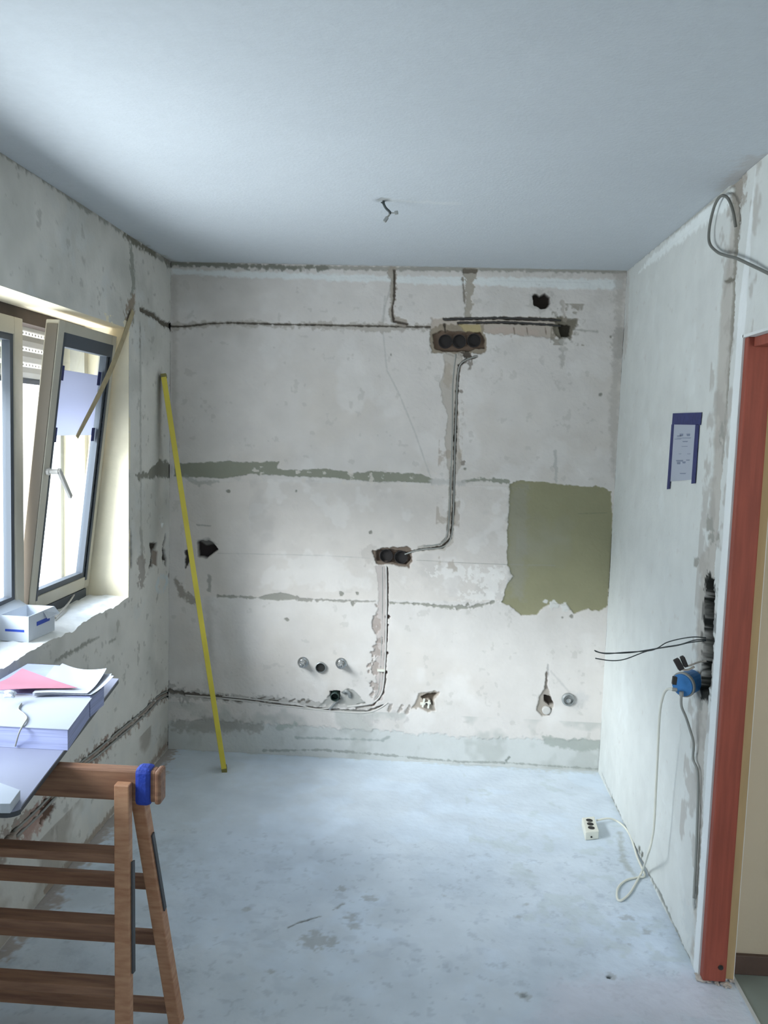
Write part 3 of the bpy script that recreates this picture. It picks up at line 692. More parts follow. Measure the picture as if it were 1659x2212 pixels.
# timber lining of the opening
bm = nb()
vs = []
n = 26
for k in range(n):
    pass
box(bm, (XR+.004, YD-.034, .012), (XR+.074, YD-.004, DZ-.008))
lining = obj('door_1', bm, m_red, bev=.004); structure(lining)
bm = nb(); box(bm, (XR+.020, DY0, DZ-.036), (XR+.082, YD-.034, DZ-.008)); obj('head_lining', bm, m_red, lining, bev=.004)
bm = nb(); box(bm, (XR+.0745, YD-.012, .01), (XH-.005, YD+.030, DZ)); obj('frame_strip', bm, m_tanstrip, lining)
bm = nb(); lathe(bm, [(.008, 0), (.007, .004)], (XR+.055, YD-.0345, .06), (0, -1, 0), 12); obj('knot_hole', bm, m_slot, lining)

# ================================================================== THE WINDOW 1
XF = -1.47
def sash(y0, y1, z0, z1, xt, name, wdt=.062):
    """leaf whose bottom stands at XF and whose top leans in to xt"""
    def P(x, y, z): t = (z-z0)/(z1-z0); return Vector((x+XF+(xt-XF)*t, y, z))
    def b8(bm, y0_, y1_, z0_, z1_, d0, d1):
        hexa(bm, [P(d0, y0_, z0_), P(d1, y0_, z0_), P(d1, y1_, z0_), P(d0, y1_, z0_)], [P(d0, y0_, z1_), P(d1, y0_, z1_), P(d1, y1_, z1_), P(d0, y1_, z1_)])
    bm = nb()
    for a in ((y0, y0+wdt, z0, z1), (y1-wdt, y1, z0, z1), (y0+wdt, y1-wdt, z0, z0+wdt), (y0+wdt, y1-wdt, z1-wdt, z1)): b8(bm, *a, -.05, 0)
    fr = obj(name, bm, m_sash, win, bev=.003)
    bm = nb(); w2 = wdt; q = .022
    for a in ((y0+w2, y0+w2+q, z0+w2, z1-w2), (y1-w2-q, y1-w2, z0+w2, z1-w2), (y0+w2+q, y1-w2-q, z0+w2, z0+w2+q), (y0+w2+q, y1-w2-q, z1-w2-q, z1-w2)): b8(bm, *a, -.035, -.006)
    obj('glazing_bead', bm, m_gasket, fr)
    bm = nb(); b8(bm, y0+w2, y1-w2, z0+w2, z1-w2, -.030, -.024); obj('glass_pane', bm, m_glass, fr)
    return fr, P, b8
# fixed frame
bm = nb()
x0, x1 = XF-.07, XF-.008
box(bm, (x0, WY0, WZ0-.01), (x1, WY0+.05, WZ1)); box(bm, (x0, WY1-.035, WZ0-.01), (x1, WY1, WZ1))
obj('fixed_frame', bm, m_sash, win)
bm = nb(); box(bm, (x0, WY0, WZ0-.012), (x1+.004, WY1-.035, WZ0+.035)); obj('bottom_rail', bm, m_gasket, win)  # dark bead colour puts the shadow under the sash into the rail
bm = nb(); box(bm, (x0, WY0+.05, WZ1-.05), (x1+.004, WY1-.035, WZ1)); obj('head_rail', bm, m_head, win)
fr1, P1, b81 = sash(2.995, 3.545, .945, 2.015, -1.345, 'tilted_sash', .05)
fr1['label'] = 'window leaf tilted inward at its top'
fr2, P2, b82 = sash(1.43, 2.965, .945, 2.010, -1.465, 'closed_sash', .06)
# dark inner top and side strip of the tilted leaf
bm = nb(); b81(bm, 3.05, 3.50, 1.925, 1.975, -.03, .001); obj('top_bead', bm, m_gasket, fr1)
bm = nb(); b81(bm, 3.495, 3.512, .98, 1.975, -.03, .001); b81(bm, 3.045, 3.056, .98, 1.975, -.03, .001); obj('side_bead', bm, m_gasket, fr1)
bm = nb(); b81(bm, 3.10, 3.455, 1.60, 1.845, -.0225, -.0215); fo = obj('protective_film', bm, m_film, fr1)
bm = nb()
for (a, c) in ((3.09, 1.84), (3.44, 1.84), (3.085, 1.61), (3.44, 1.61)): b81(bm, a, a+.03, c-.035, c+.02, -.0212, -.0195)
obj('film_tape', bm, m_tapedark, fo)
m_edge_shade = M('brown_edge_shade', (112, 104, 92), .7)  # brown that paints shade on the leaf's backlit side edge
bm = nb(); b81(bm, 2.991, 2.9949, .96, 2.0, -.044, -.004); obj('edge_shade_strip', bm, m_edge_shade, fr1)  # strip added as the dark, shaded side of the stile
# handle
bm = nb(); p0 = P1(.0, 3.02, 1.47); lathe(bm, [(.014, 0), (.014, .012), (.009, .014), (.009, .045)], p0, (1, 0, 0), 14)
bar(bm, p0+Vector((.045, 0, .008)), p0+Vector((.05, .09, -.10)), .018, .012, Vector((1, 0, 0)))
obj('sash_handle', bm, m_conduit, fr1, bev=.002)
# roller shutter outside
sh = thing('roller_shutter', (-1.6, 2.6, 1.8), 'grey roller shutter let down a little outside the window, light showing between slats', 'shutter')
bm = nb(); lb = bm
z = 1.812; k = 0
ystart, yend = WY0+.03, WY1-.03
while z < 2.30:
    # slat with a rounded face
    pr = [(-1.606, 0), (-1.594, .006), (-1.590, .026), (-1.594, .046), (-1.606, .052), (-1.610, .026)]
    hexa(bm, [Vector((q[0], ystart, z+q[1])) for q in pr], [Vector((q[0], yend, z+q[1])) for q in pr])
    y = ystart
    while y < yend:
        box(lb, (-1.603, y, z+.052), (-1.599, min(y+.012, yend), z+.0605)); y += .026
    z += .0605; k += 1
sl = obj('slats', bm, m_shutter, sh)

bm = nb(); box(bm, (-1.608, ystart, 1.795), (-1.590, yend, 1.811)); obj('bottom_bar', bm, m_gasket, sh)
bm = nb(); box(bm, (-1.625, WY1-.03, WZ0), (-1.585, WY1-.002, WZ1)); obj('guide_rail', bm, m_steel, sh); bm = nb(); box(bm, (-1.625, WY0+.002, WZ0), (-1.585, WY0+.03, WZ1)); obj('guide_rail', bm, m_steel, sh)
# strap
bm = nb()
a = at(287, 672, 'x', XL+.006); b_ = at(238, 800, 'x', -1.322); c = at(165, 945, 'x', -1.40)
def strap(bm, pts, ws, th=.003):
    P = smooth(pts, 8); n = len(P)
    for i in range(n-1):
        wa = np.interp(i/(n-1), np.linspace(0, 1, len(ws)), ws); wb = np.interp((i+1)/(n-1), np.linspace(0, 1, len(ws)), ws)
        d = (P[i+1]-P[i]).normalized(); s = d.cross(Vector((1, 0, 0))).normalized()
        hexa(bm, [P[i]-s*wa/2, P[i]+s*wa/2, P[i]+s*wa/2+Vector((th, 0, 0)), P[i]-s*wa/2+Vector((th, 0, 0))],
             [P[i+1]-s*wb/2, P[i+1]+s*wb/2, P[i+1]+s*wb/2+Vector((th, 0, 0)), P[i+1]-s*wb/2+Vector((th, 0, 0))])
strap(bm, [a, b_, c], [.03, .034, .022])
tag(obj('shutter_strap', bm, m_strap), 'tan strap running slantwise from the wall corner down across the tilted window leaf', 'strap')

# ================================================================== CARTON ON THE SILL
A = at(62, 1388, 'z', .905); Bq = at(118, 1362, 'z', .905)
A = Vector((A.x+.0, A.y, .906)); Bq = Vector((Bq.x, Bq.y, .906)); ex = (Bq-A); Lb = ex.length; ex.normalize(); ez = Vector((0, 0, 1)); ey = ez.cross(ex)
ct = thing('carton', tuple(A), 'open white carton with blue stripes standing on the window sill', 'box')
def q3(a, b, c): return A+ex*a+ey*b+ez*c
def slab(bm, a0, a1, b0, b1, c0, c1):
    hexa(bm, [q3(a0, b0, c0), q3(a1, b0, c0), q3(a1, b1, c0), q3(a0, b1, c0)], [q3(a0, b0, c1), q3(a1, b0, c1), q3(a1, b1, c1), q3(a0, b1, c1)])
# A is the near corner; the carton runs back along ex and outward along ey
Wb, Hb = .105, .088
bm = nb(); t = .002
slab(bm, 0, Lb, 0, Wb, 0, t); slab(bm, 0, Lb, 0, t, t, Hb); slab(bm, 0, Lb, Wb-t, Wb, t, Hb); slab(bm, 0, t, t, Wb-t, t, Hb); slab(bm, Lb-t, Lb, t, Wb-t, t, Hb)
obj('carton_body', bm, m_carton, ct)
bm = nb(); hexa(bm, [q3(0, Wb, Hb), q3(Lb, Wb, Hb), q3(Lb, Wb+.001, Hb), q3(0, Wb+.001, Hb)][::-1], [q3(0, Wb+.05, Hb+.03), q3(Lb, Wb+.05, Hb+.03), q3(Lb, Wb+.052, Hb+.03), q3(0, Wb+.052, Hb+.03)][::-1])
obj('flap', bm, m_carton, ct); bm = nb()
hexa(bm, [q3(Lb*.55, 0, Hb), q3(Lb, 0, Hb), q3(Lb, .001, Hb), q3(Lb*.55, .001, Hb)][::-1], [q3(Lb*.6, -.012, Hb-.03), q3(Lb, -.02, Hb-.025), q3(Lb, -.018, Hb-.024), q3(Lb*.6, -.010, Hb-.029)][::-1])
obj('flap', bm, m_carton, ct)
bm = nb(); slab(bm, Lb*.30, Lb*.8, -.0008, 0, Hb*.50, Hb*.66); obj('blue_stripe', bm, m_boxblue, ct); bm = nb(); slab(bm, -.0008, 0, Wb*.15, Wb*.8, Hb*.38, Hb*.47); obj('blue_stripe', bm, m_boxblue, ct)
# dark bag-like clutter behind it: the rolled seal
bm = nb(); tube(bm, [at(120, 1335, 'z', .915), at(150, 1300, 'z', .925), at(165, 1275, 'z', .94)], .004); tag(obj('sill_cord', bm, m_conduit), 'pale cord lying on the window sill behind the white carton', 'cord')

# ================================================================== YELLOW STRAIGHTEDGE
foot = at(485, 1668, 'z', 0.0); topp = at(351, 808, 'x', XL+.022); topp.x = XL+.026
bm = nb()
d = (topp-foot).normalized()
side = Vector((0, -1, 0)); side = (side-d*side.dot(d)).normalized(); wv = d.cross(side)
# the narrow yellow edge faces the room, the 75 mm face is a darker olive yellow
ang = math.radians(14)
nv = side*math.cos(ang)+wv*math.sin(ang); nw = d.cross(nv)
def stf(bm, a0, a1, b0, b1, s=0, e_=0):
    f0 = foot+d*s; t0 = topp+d*e_
    ring = [nw*a0+nv*b0, nw*a1+nv*b0, nw*a1+nv*b1, nw*a0+nv*b1]
    hexa(bm, [f0+r_ for r_ in ring], [t0+r_ for r_ in ring])
se = thing('straightedge', tuple(foot), 'long yellow builder\'s straightedge leaning in the left corner of the room', 'straightedge')
bm = nb(); stf(bm, -.012, .012, -.0, .006); obj('yellow_edge', bm, m_yellow, se, bev=.0015)
bm = nb(); stf(bm, -.009, .009, -.055, .0); obj('side_face', bm, m_yellowface, se)
bm = nb(); stf(bm, -.0125, .0125, -.056, .0065, -.002, -(topp-foot).length+.018); obj('end_cap', bm, m_yellowface, se); bm = nb(); stf(bm, -.0125, .0125, -.056, .0065, (topp-foot).length-.014, .002); obj('end_cap', bm, m_yellowface, se)

# ================================================================== TRESTLE
tr = thing('wooden_trestle', (-.9, 2.0, 0), 'brown wooden folding trestle with step rungs holding up the white board', 'trestle')
YT = 2.0
zt = at(300, 1665, 'y', YT).z; zb = at(300, 1733, 'y', YT).z
xr = at(348, 1700, 'y', YT).x
bm = nb(); box(bm, (-1.25, YT, zb), (xr-.012, YT+.035, zt)); obj('top_rail', bm, m_woodh, tr, bev=.006)
bm = nb(); box(bm, (xr-.016, YT-.006, zb-.003), (xr, YT+.041, zt+.002)); obj('rail_end', bm, m_woodh, tr, bev=.006)
xa = at(291, 1700, 'y', YT).x; xb = at(327, 1700, 'y', YT).x
bm = nb(); box(bm, (xa, YT-.0075, zb-.009), (xb, YT+.0425, zt+.007)); tp = obj('tape_band', bm, m_tape, tr, bev=.012); tp['label'] = 'blue tape wound round the rail'
def leg(bm, px, y0, bot, w_, th):
    pass
def taper(bm, a, b, w_, th):   # leg: w_ along x, th along y
    a = Vector(a); b = Vector(b)
    r_ = [(-w_/2, -th/2), (w_/2, -th/2), (w_/2, th/2), (-w_/2, th/2)]
    hexa(bm, [b+Vector((p[0], p[1], 0)) for p in r_], [a+Vector((p[0], p[1], 0)) for p in r_])
def ext0(a, b): t = a.z/(a.z-b.z); return a+(b-a)*t
# near legs stand before the rail
fa = at(266, 1692, 'y', YT-.012); fb = ext0(fa, at(268, 2212, 'y', YT-.115))
ba = at(296, 1690, 'y', YT+.052); bb = ext0(ba, at(377, 2180, 'y', YT+.165))
mir = -.995   # middle of the trestle
for (a, b) in ((fa, fb), (Vector((2*mir-fa.x, fa.y, fa.z)), Vector((2*mir-fb.x, fb.y, 0)))):
    bm = nb(); taper(bm, a, b, .038, .026); obj('leg', bm, m_wood, tr, bev=.003)
for (a, b) in ((ba, bb), (Vector((2*mir-ba.x, ba.y, ba.z)), Vector((2*mir-bb.x, bb.y, 0)))):
    bm = nb(); taper(bm, a, b, .034, .040); obj('leg', bm, m_wood, tr, bev=.003)
def onleg(a, b, z): t = (a.z-z)/(a.z-b.z); return a+(b-a)*t
def zat(py, y): return at(200, py, 'y', y).z
for py in (1862, 2022, 2166):     # far side rungs seen between the near ones
    pass
def yz_front(py):                 # solve height on the near legs for an image row
    for z in np.linspace(.8, 0, 801):
        q = onleg(fa, fb, z)
        if at(200, py, 'y', q.y).z >= z: return q.y, z
    return fb.y, 0
def yz_back(py):
    for z in np.linspace(.8, 0, 801):
        q = onleg(ba, bb, z)
        if at(200, py, 'y', q.y).z >= z: return q.y, z
    return bb.y, 0
def xs(a, b, z): q = onleg(a, b, z); return 2*mir-q.x, q.x
for py in (1850, 2002, 2136):
    y, z = yz_front(py); xl, xrr = xs(fa, fb, z)
    bm = nb(); box(bm, (xl+.018, y-.008, z-.012), (xrr-.018, y+.040, z+.012)); obj('step', bm, m_woodh, tr, bev=.003)
for py in (1896, 2014, 2160):
    y, z = yz_back(py); xl, xrr = xs(ba, bb, z)
    bm = nb(); box(bm, (xl+.014, y-.012, z-.018), (xrr-.014, y+.010, z+.018)); obj('crossbar', bm, m_woodh, tr, bev=.003)
bm = nb(); q1 = onleg(fa, fb, zat(1850, YT-.03)); q2 = onleg(fa, fb, zat(2090, YT-.08))
bar(bm, q1+Vector((.022, .006, 0)), q2+Vector((.022, .006, 0)), .004, .016, Vector((0, 1, 0))); obj('hinge_stay', bm, m_edge, tr)
bm = nb(); q1 = onleg(ba, bb, zat(1800, YT+.06)); q2 = onleg(ba, bb, zat(1960, YT+.1))
bar(bm, q1+Vector((.0195, 0, 0)), q2+Vector((.0195, 0, 0)), .004, .016, Vector((0, 1, 0))); obj('hinge_stay', bm, m_edge, tr)

# ================================================================== BOARD AND PAPERS
ZB = zt+.0245
c1 = at(40, 1748, 'z', ZB); c2 = at(212, 1524, 'z', ZB)
yn = at(20, 1753, 'z', ZB).y
ring = []
rc = .03
dx = (c2.x-c1.x)/(c2.y-c1.y)
def ex_(y): return c1.x+dx*(y-c1.y)
ring = [(-1.27, yn), (ex_(yn)-rc, yn)]
for k in range(1, 6):
    a = -H+k*H/6; ring.append((ex_(yn)-rc+rc*math.cos(a), yn+rc+rc*math.sin(a)))
ring += [(ex_(yn+rc), yn+rc), (ex_(2.66), 2.66), (-1.27, 2.66)]
tb = thing('white_board', (-1.1, 2.1, ZB), 'large thin white board lying over the trestle as a work table', 'board')
bm = nb(); hexa(bm, [Vector((p[0], p[1], ZB-.004)) for p in ring], [Vector((p[0], p[1], ZB)) for p in ring]); obj('top_sheet', bm, m_board, tb)
bm = nb(); hexa(bm, [Vector((p[0]-.001, p[1]+.001, ZB-.016)) for p in ring], [Vector((p[0]-.001, p[1]+.001, ZB-.0041)) for p in ring]); obj('under_sheet', bm, m_edge, tb)
def quad(name, pts, z0, z1, mat, par=None, jit=0):
    bm = nb(); hexa(bm, [Vector((p[0], p[1], z0)) for p in pts], [Vector((p[0], p[1], z1)) for p in pts]); return obj(name, bm, mat, par)
def scale_to(P, z): return None
# thick stack of printed sheets, cover white, edges lilac
zs0, zs1 = ZB+.0005, ZB+.058
fr_ = at(146, 1574, 'z', zs1); bk = at(193, 1508, 'z', zs1)
stp = [(-1.25, fr_.y), (fr_.x, fr_.y), (bk.x, bk.y), (-1.25, bk.y+.0)]
st_ = thing('document_stack', (fr_.x-.1, fr_.y+.1, zs0), 'thick stack of papers with lilac edges and white cover on the board', 'papers')
quad('page_block', stp, zs0, zs1-.002, m_lilac, st_)
cov = [(-1.25, fr_.y-.004), (fr_.x+.004, fr_.y-.004), (bk.x+.006, bk.y+.004), (-1.25, bk.y+.004)]
quad('cover_sheet', cov, zs1-.0018, zs1, m_paper, st_)
# pile of loose sheets behind
ZP = zs1
pp = [at(*q, 'z', ZP+.012) for q in [(0, 1500), (196, 1500), (246, 1474), (210, 1458), (118, 1436), (60, 1450), (0, 1470)]]
pl = thing('paper_pile', (pp[1].x-.1, pp[1].y+.05, ZB), 'pile of loose white sheets with curled corners behind the thick stack', 'papers')
ctr = sum(pp, Vector())/len(pp)
cl = lambda p: (max(p.x, -1.27), p.y)
base = [cl(p) for p in pp]
yb0 = bk.y+.006
ppts = [(-1.27, yb0+.0), (bk.x-.0, yb0+.0), (pp[2].x-.03, pp[2].y), (pp[3].x-.02, pp[3].y), (pp[4].x, pp[4].y+.03), (-1.27, pp[4].y+.03)]
quad('pile_block', ppts, ZB+.0005, ZP+.002, m_lilac, pl)
random.seed(8)
def curled(name, pts, z, mat, par, lift):
    """thin sheet as a subdivided patch over a quad, one corner curling up"""
    bm = nb(); n = 14; V = []
    a, b, c, d_ = [Vector((p[0], p[1], 0)) for p in pts]
    for lay in (0, -.0008):
        g = []
        for i in range(n+1):
            for j in range(n+1):
                s, t = i/n, j/n
                p = a*(1-s)*(1-t)+b*s*(1-t)+c*s*t+d_*(1-s)*t
                zz = z+lift*max(0, s+t-1.15)**2*2+.0015*math.sin(s*5+t*3)+lay
                g.append(bm.verts.new((p.x, p.y, zz)))
        V.append(g)
    for k, g in enumerate(V):
        for i in range(n):
            for j in range(n):
                f = [g[i*(n+1)+j], g[(i+1)*(n+1)+j], g[(i+1)*(n+1)+j+1], g[i*(n+1)+j+1]]
                bm.faces.new(f if k == 0 else f[::-1])
    return obj(name, bm, mat, par, sm=True)
w0 = [(p.x, p.y) for p in (at(70, 1500, 'z', ZP+.01), at(196, 1500, 'z', ZP+.01), at(246, 1473, 'z', ZP+.01), at(118, 1437, 'z', ZP+.01))]
curled('loose_sheet', [w0[0], w0[1], w0[2], w0[3]], ZP+.010, m_paper, pl, .012)
curled('loose_sheet', [(w0[0][0], w0[0][1]), (w0[1][0]+.004, w0[1][1]+.012), (w0[2][0]-.012, w0[2][1]+.014), (w0[3][0]+.03, w0[3][1]+.0)], ZP+.006, m_paper, pl, .016)
curled('loose_sheet', [(w0[0][0], w0[0][1]), (w0[1][0]-.01, w0[1][1]), (w0[2][0]-.03, w0[2][1]+.02), (w0[3][0]+.02, w0[3][1]+.01)], ZP+.014, m_paper, pl, .02)
k = [(p.x, p.y) for p in (at(0, 1492, 'z', ZP+.02), at(168, 1486, 'z', ZP+.02), at(48, 1450, 'z', ZP+.02), at(0, 1474, 'z', ZP+.02))]
tag(curled('pink_sheet', k, ZP+.022, m_pink, None, .004), 'pink sheet of paper lying on top of the loose white sheets', 'paper')
g = [at(*q, 'z', ZB+.02) for q in [(0, 1692), (44, 1708), (22, 1738), (0, 1738)]]
bm = nb(); hexa(bm, [Vector((p.x, p.y, ZB+.0005)) for p in (g[3], g[2], g[1], g[0])], [Vector((p.x, p.y, ZB+.022)) for p in (g[3], g[2], g[1], g[0])])
tag(obj('small_carton', bm, m_carton, bev=.001), 'small flat white box on the near end of the board', 'box')
bm = nb(); tube(bm, [at(*q, 'z', zs1+.003) for q in [(46, 1520), (40, 1532), (52, 1542), (58, 1552), (50, 1566)]]+[at(46, 1580, 'z', zs1-.01)-Vector((0, .012, 0)), at(38, 1608, 'z', ZB+.006)-Vector((0, .012, 0))], .0022)
tag(obj('thin_cord', bm, m_cable), 'thin grey cord lying across the white cover of the paper stack', 'cord')
g = at(205, 1528, 'z', ZB+.03)
bm = nb(); gg = [at(*q, 'z', ZB+.004) for q in [(198, 1538), (204, 1536), (216, 1520), (208, 1526)]]
hexa(bm, [Vector((p.x-.006, p.y, ZB+.0003)) for p in gg], [Vector((p.x-.006, p.y, ZB+.001)) for p in gg])
tag(obj('lit_corner_slip', bm, m_paper), 'narrow white slip standing for a lit sheet corner at the right edge of the board', 'paper')  # slip added to imitate a sheet corner catching light
bm = nb(); q = at(20, 1500, 'z', ZP+.03)
bmesh.ops.create_icosphere(bm, subdivisions=3, radius=.016)
for v in bm.verts:
    v.co *= 1+.5*float(vn(np.array([v.co.x*90+5]), np.array([v.co.y*90+v.co.z*70]), 3)[0]); v.co.z *= .55; v.co += Vector((max(q.x, -1.24), q.y, ZP+.030))
tag(obj('crumpled_paper', bm, m_carton), 'small crumpled white paper ball on the pink sheet', 'paper')

# ================================================================== BACK WALL FITTINGS
def cup(name, c, r, label, cat, mat, axis=(0, -1, 0), depth=.04, group=None, wall=.0035):
    bm = nb(); prof = [(r, 0), (r, depth), (r-wall, depth), (r-wall, .004), (.0, .004)]
    lathe(bm, prof, c, axis, 24); return tag(obj(name, bm, mat, sm=False), label, cat, group)
def bp(px, py, d=0): x, z = B(px, py); return Vector((x, YB+d, z))
G3 = 'flush boxes in the upper recess'
for i, (q, lab) in enumerate((((962, 737), 'left one of three round black flush boxes in the upper recess'), ((992, 737), 'middle one of three round black flush boxes in the upper recess'), ((1024, 735), 'right one of three round black flush boxes in the upper recess'))):
    cup('flush_box', bp(*q, .027), .033, lab, 'flush box', m_black, group=G3, depth=.022)
for q, lab in (((834, 1201), 'left one of two round black flush boxes in the middle recess'), ((866, 1204), 'right one of two round black flush boxes in the middle recess')):
    cup('flush_box', bp(*q, .027), .033, lab, 'flush box', m_black, group='flush boxes in the middle recess', depth=.022)
# drain and taps
dr = thing('drain_pipe', tuple(bp(693, 1440, .0)), 'round dark open drain pipe between the two capped water outlets', 'pipe')
bm = nb(); lathe(bm, [(.027, -.05), (.027, .012), (.0235, .014), (.0235, -.045), (.0, -.045)], bp(693, 1441), (0, -1, 0), 28); obj('pipe_ring', bm, m_steel, dr, sm=False)
bm = nb(); lathe(bm, [(.0233, 0), (.0, .001)], bp(693, 1441, -.002), (0, -1, 0), 24); obj('pipe_mouth', bm, m_slot, dr)
# smear ring below
def plug(q, lab):
    o = thing('water_outlet', tuple(bp(*q)), lab, 'pipe plug', 'capped water outlets over the drain')
    bm = nb(); lathe(bm, [(.029, .0), (.029, .003), (.025, .007), (.019, .008), (.018, .03)], bp(*q), (0, -1, 0), 22); obj('cover_ring', bm, m_chrome, o)
    bm = nb(); lathe(bm, [(.016, .03), (.016, .05), (.013, .054), (.0, .054)], bp(*q), (0, -1, 0), 6)
    b0 = bp(*q)+Vector((0, -.05, 0)); box(bm, tuple(b0-Vector((.007, .02, .007))), tuple(b0+Vector((.007, 0, .007)))); obj('plug_head', bm, m_chrome, o, bev=.0015)
plug((655, 1431), 'chrome water plug left of the dark drain pipe')
plug((737, 1433), 'chrome water plug right of the dark drain pipe')
# green pipe stub with white tee
ps = thing('pipe_stub', tuple(bp(724, 1503)), 'dark green pipe stub with grey elbow in the low broken hole', 'pipe')
bm = nb(); lathe(bm, [(.022, -.03), (.022, .02), (.018, .022), (.018, -.02), (0, -.02)], bp(724, 1503), (0, -1, 0), 20); obj('stub', bm, m_green, ps)
bm = nb(); tube(bm, [bp(742, 1496, .004), bp(748, 1492, -.008), bp(754, 1496, -.006), bp(756, 1506, .004)], .009); tube(bm, [bp(730, 1512, -.004), bp(722, 1520, -.004), bp(712, 1532, -.002)], .006); obj('elbow', bm, m_steel, ps, sm=True)
# white mounting block
wb = thing('mounting_bracket', tuple(bp(920, 1517)), 'white plastic bracket in the small broken hole right of the lower chase', 'bracket')
bm = nb(); c = bp(921, 1518)
bar(bm, c+Vector((-.03, -.002, -.006)), c+Vector((.022, -.002, .002)), .012, .016, Vector((0, 1, 0)))
bar(bm, c+Vector((-.018, -.004, -.022)), c+Vector((-.010, -.004, .022)), .010, .014, Vector((0, 1, 0)))
bar(bm, c+Vector((.010, -.004, -.026)), c+Vector((.014, -.004, .016)), .010, .014, Vector((0, 1, 0))); obj('bracket_body', bm, m_white, wb, bev=.002)
bm = nb(); lathe(bm, [(.005, 0), (.005, .004)], c+Vector((0, -.011, -.002)), (0, -1, 0), 10); obj('screw', bm, m_slot, wb)
# gas cap
gc = thing('gas_outlet', tuple(bp(1227, 1510)), 'round grey capped outlet low on the back wall near the right corner', 'outlet')
bm = nb(); lathe(bm, [(.032, 0), (.032, .012), (.024, .016), (.024, .004), (.0, .004)], bp(1227, 1510), (0, -1, 0), 26); obj('cap_ring', bm, m_steel, gc)
bm = nb(); lathe(bm, [(.013, .004), (.012, .02), (.0, .021)], bp(1227, 1511), (0, -1, 0), 6); obj('cap_nut', bm, m_chrome, gc)
bm = nb(); lathe(bm, [(.021, -.02), (.021, .006), (.016, .008), (.0, .008)], bp(1180, 1534), (0, -1, 0), 18)
tag(obj('capped_pipe', bm, m_conduit), 'pale capped pipe end inside the torn hole left of the grey outlet', 'pipe')
bm = nb(); box(bm, tuple(bp(815, 1449, -.004)-Vector((0, 0, .003))), tuple(bp(832, 1447, .004)+Vector((0, 0, .002)))); tag(obj('cable_clip', bm, m_white), 'small white clip across the cables in the lower chase', 'clip')

def cable(pts, r, mat, label, name='electrical_cable', group=None, cat='cable'):
    bm = nb(); tube(bm, pts, r, 8, 6); return tag(obj(name, bm, mat, sm=True), label, cat, group)
w_ = lambda d, *q: [bp(x_, y_, d) for x_, y_ in q]
cable(w_(.008, (955, 690), (1000, 688), (1080, 686.5), (1150, 688), (1212, 692)), .0042, m_cabled, 'upper dark cable in the short cut above the triple flush boxes')
cable(w_(.008, (985, 697), (1040, 696), (1100, 696), (1160, 699), (1212, 704)), .0042, m_cabled, 'lower dark cable in the short cut above the triple flush boxes')
cable(w_(.007, (1034, 768), (1010, 776), (993, 790), (988, 830), (985, 900), (982, 1000), (980, 1100), (975, 1160), (957, 1182), (915, 1187), (892, 1192), (874, 1198)), .0038, m_cable, 'grey cable running down the upper wall chase into the double flush box')
cable(w_(.004, (985, 765), (978, 830), (977, 930), (974, 1030), (971, 1100), (966, 1155), (952, 1174), (915, 1180)), .0034, m_cable, 'left grey cable running down the upper wall chase')
cable(w_(.004, (834, 1222), (835, 1300), (833, 1400), (829, 1470), (823, 1500), (806, 1518), (780, 1524), (750, 1527)), .0042, m_conduit, 'pale conduit running down the lower wall chase from the double box')
cable(w_(.006, (826, 1225), (826, 1300), (824, 1400), (820, 1470), (815, 1500), (798, 1514), (770, 1520)), .0034, m_cable, 'thin grey cable beside the pale conduit in the lower chase')
cable(w_(.002, (838, 1518), (820, 1530), (800, 1538), (770, 1540), (700, 1535), (640, 1528), (590, 1523), (530, 1514), (470, 1508), (400, 1502)), .0042, m_conduit, 'pale conduit along the low horizontal cut of the back wall')
cable(w_(.003, (712, 1530), (680, 1532), (640, 1522), (590, 1516), (540, 1510), (480, 1504)), .0036, m_conduit, 'thin pale conduit from the green pipe stub to the left')
lw = lambda d, *q: [Vector((XL-d, *L(x_, y_))) for x_, y_ in q]
cable(lw(.008, (366, 1493), (342, 1505), (313, 1535), (252, 1587), (214, 1620), (172, 1653), (97, 1737), (36, 1795)), .0045, m_cable, 'upper cable in the sloping cut low on the window wall')
cable(lw(.007, (366, 1501), (348, 1511), (318, 1543), (256, 1597), (218, 1630), (176, 1663), (100, 1749), (40, 1807)), .0045, m_cable, 'lower cable in the sloping cut low on the window wall')

# ================================================================== CEILING WIRE
cw = thing('ceiling_wire', tuple(at(828, 432, 'z', ZC)), 'short ceiling wire with two hanging terminal blocks', 'wire')
yc = at(828, 432, 'z', ZC).y
cq = lambda x_, y_: at(x_, y_, 'y', yc)
j = cq(842, 458)
bm = nb(); tube(bm, [at(828, 434, 'z', ZC+.004), cq(829, 441), cq(834, 450), j, cq(842, 462)], .0045); tube(bm, [cq(823, 437), cq(828, 440), cq(831, 443)], .002); obj('main_wire', bm, m_wire, cw, sm=True)
bm = nb(); tube(bm, [j, cq(841, 464), cq(836, 470)], .003); tube(bm, [j, cq(848, 460), cq(853, 460)], .002); obj('branch_wire', bm, m_cable, cw, sm=True)
for (a, b) in (((837, 469), (830, 479)), ((852, 460), (860, 459))):
    bm = nb(); bar(bm, cq(*a), cq(*b), .011, .012, Vector((0, 1, 0))); obj('terminal_block', bm, m_steel, cw, bev=.002)

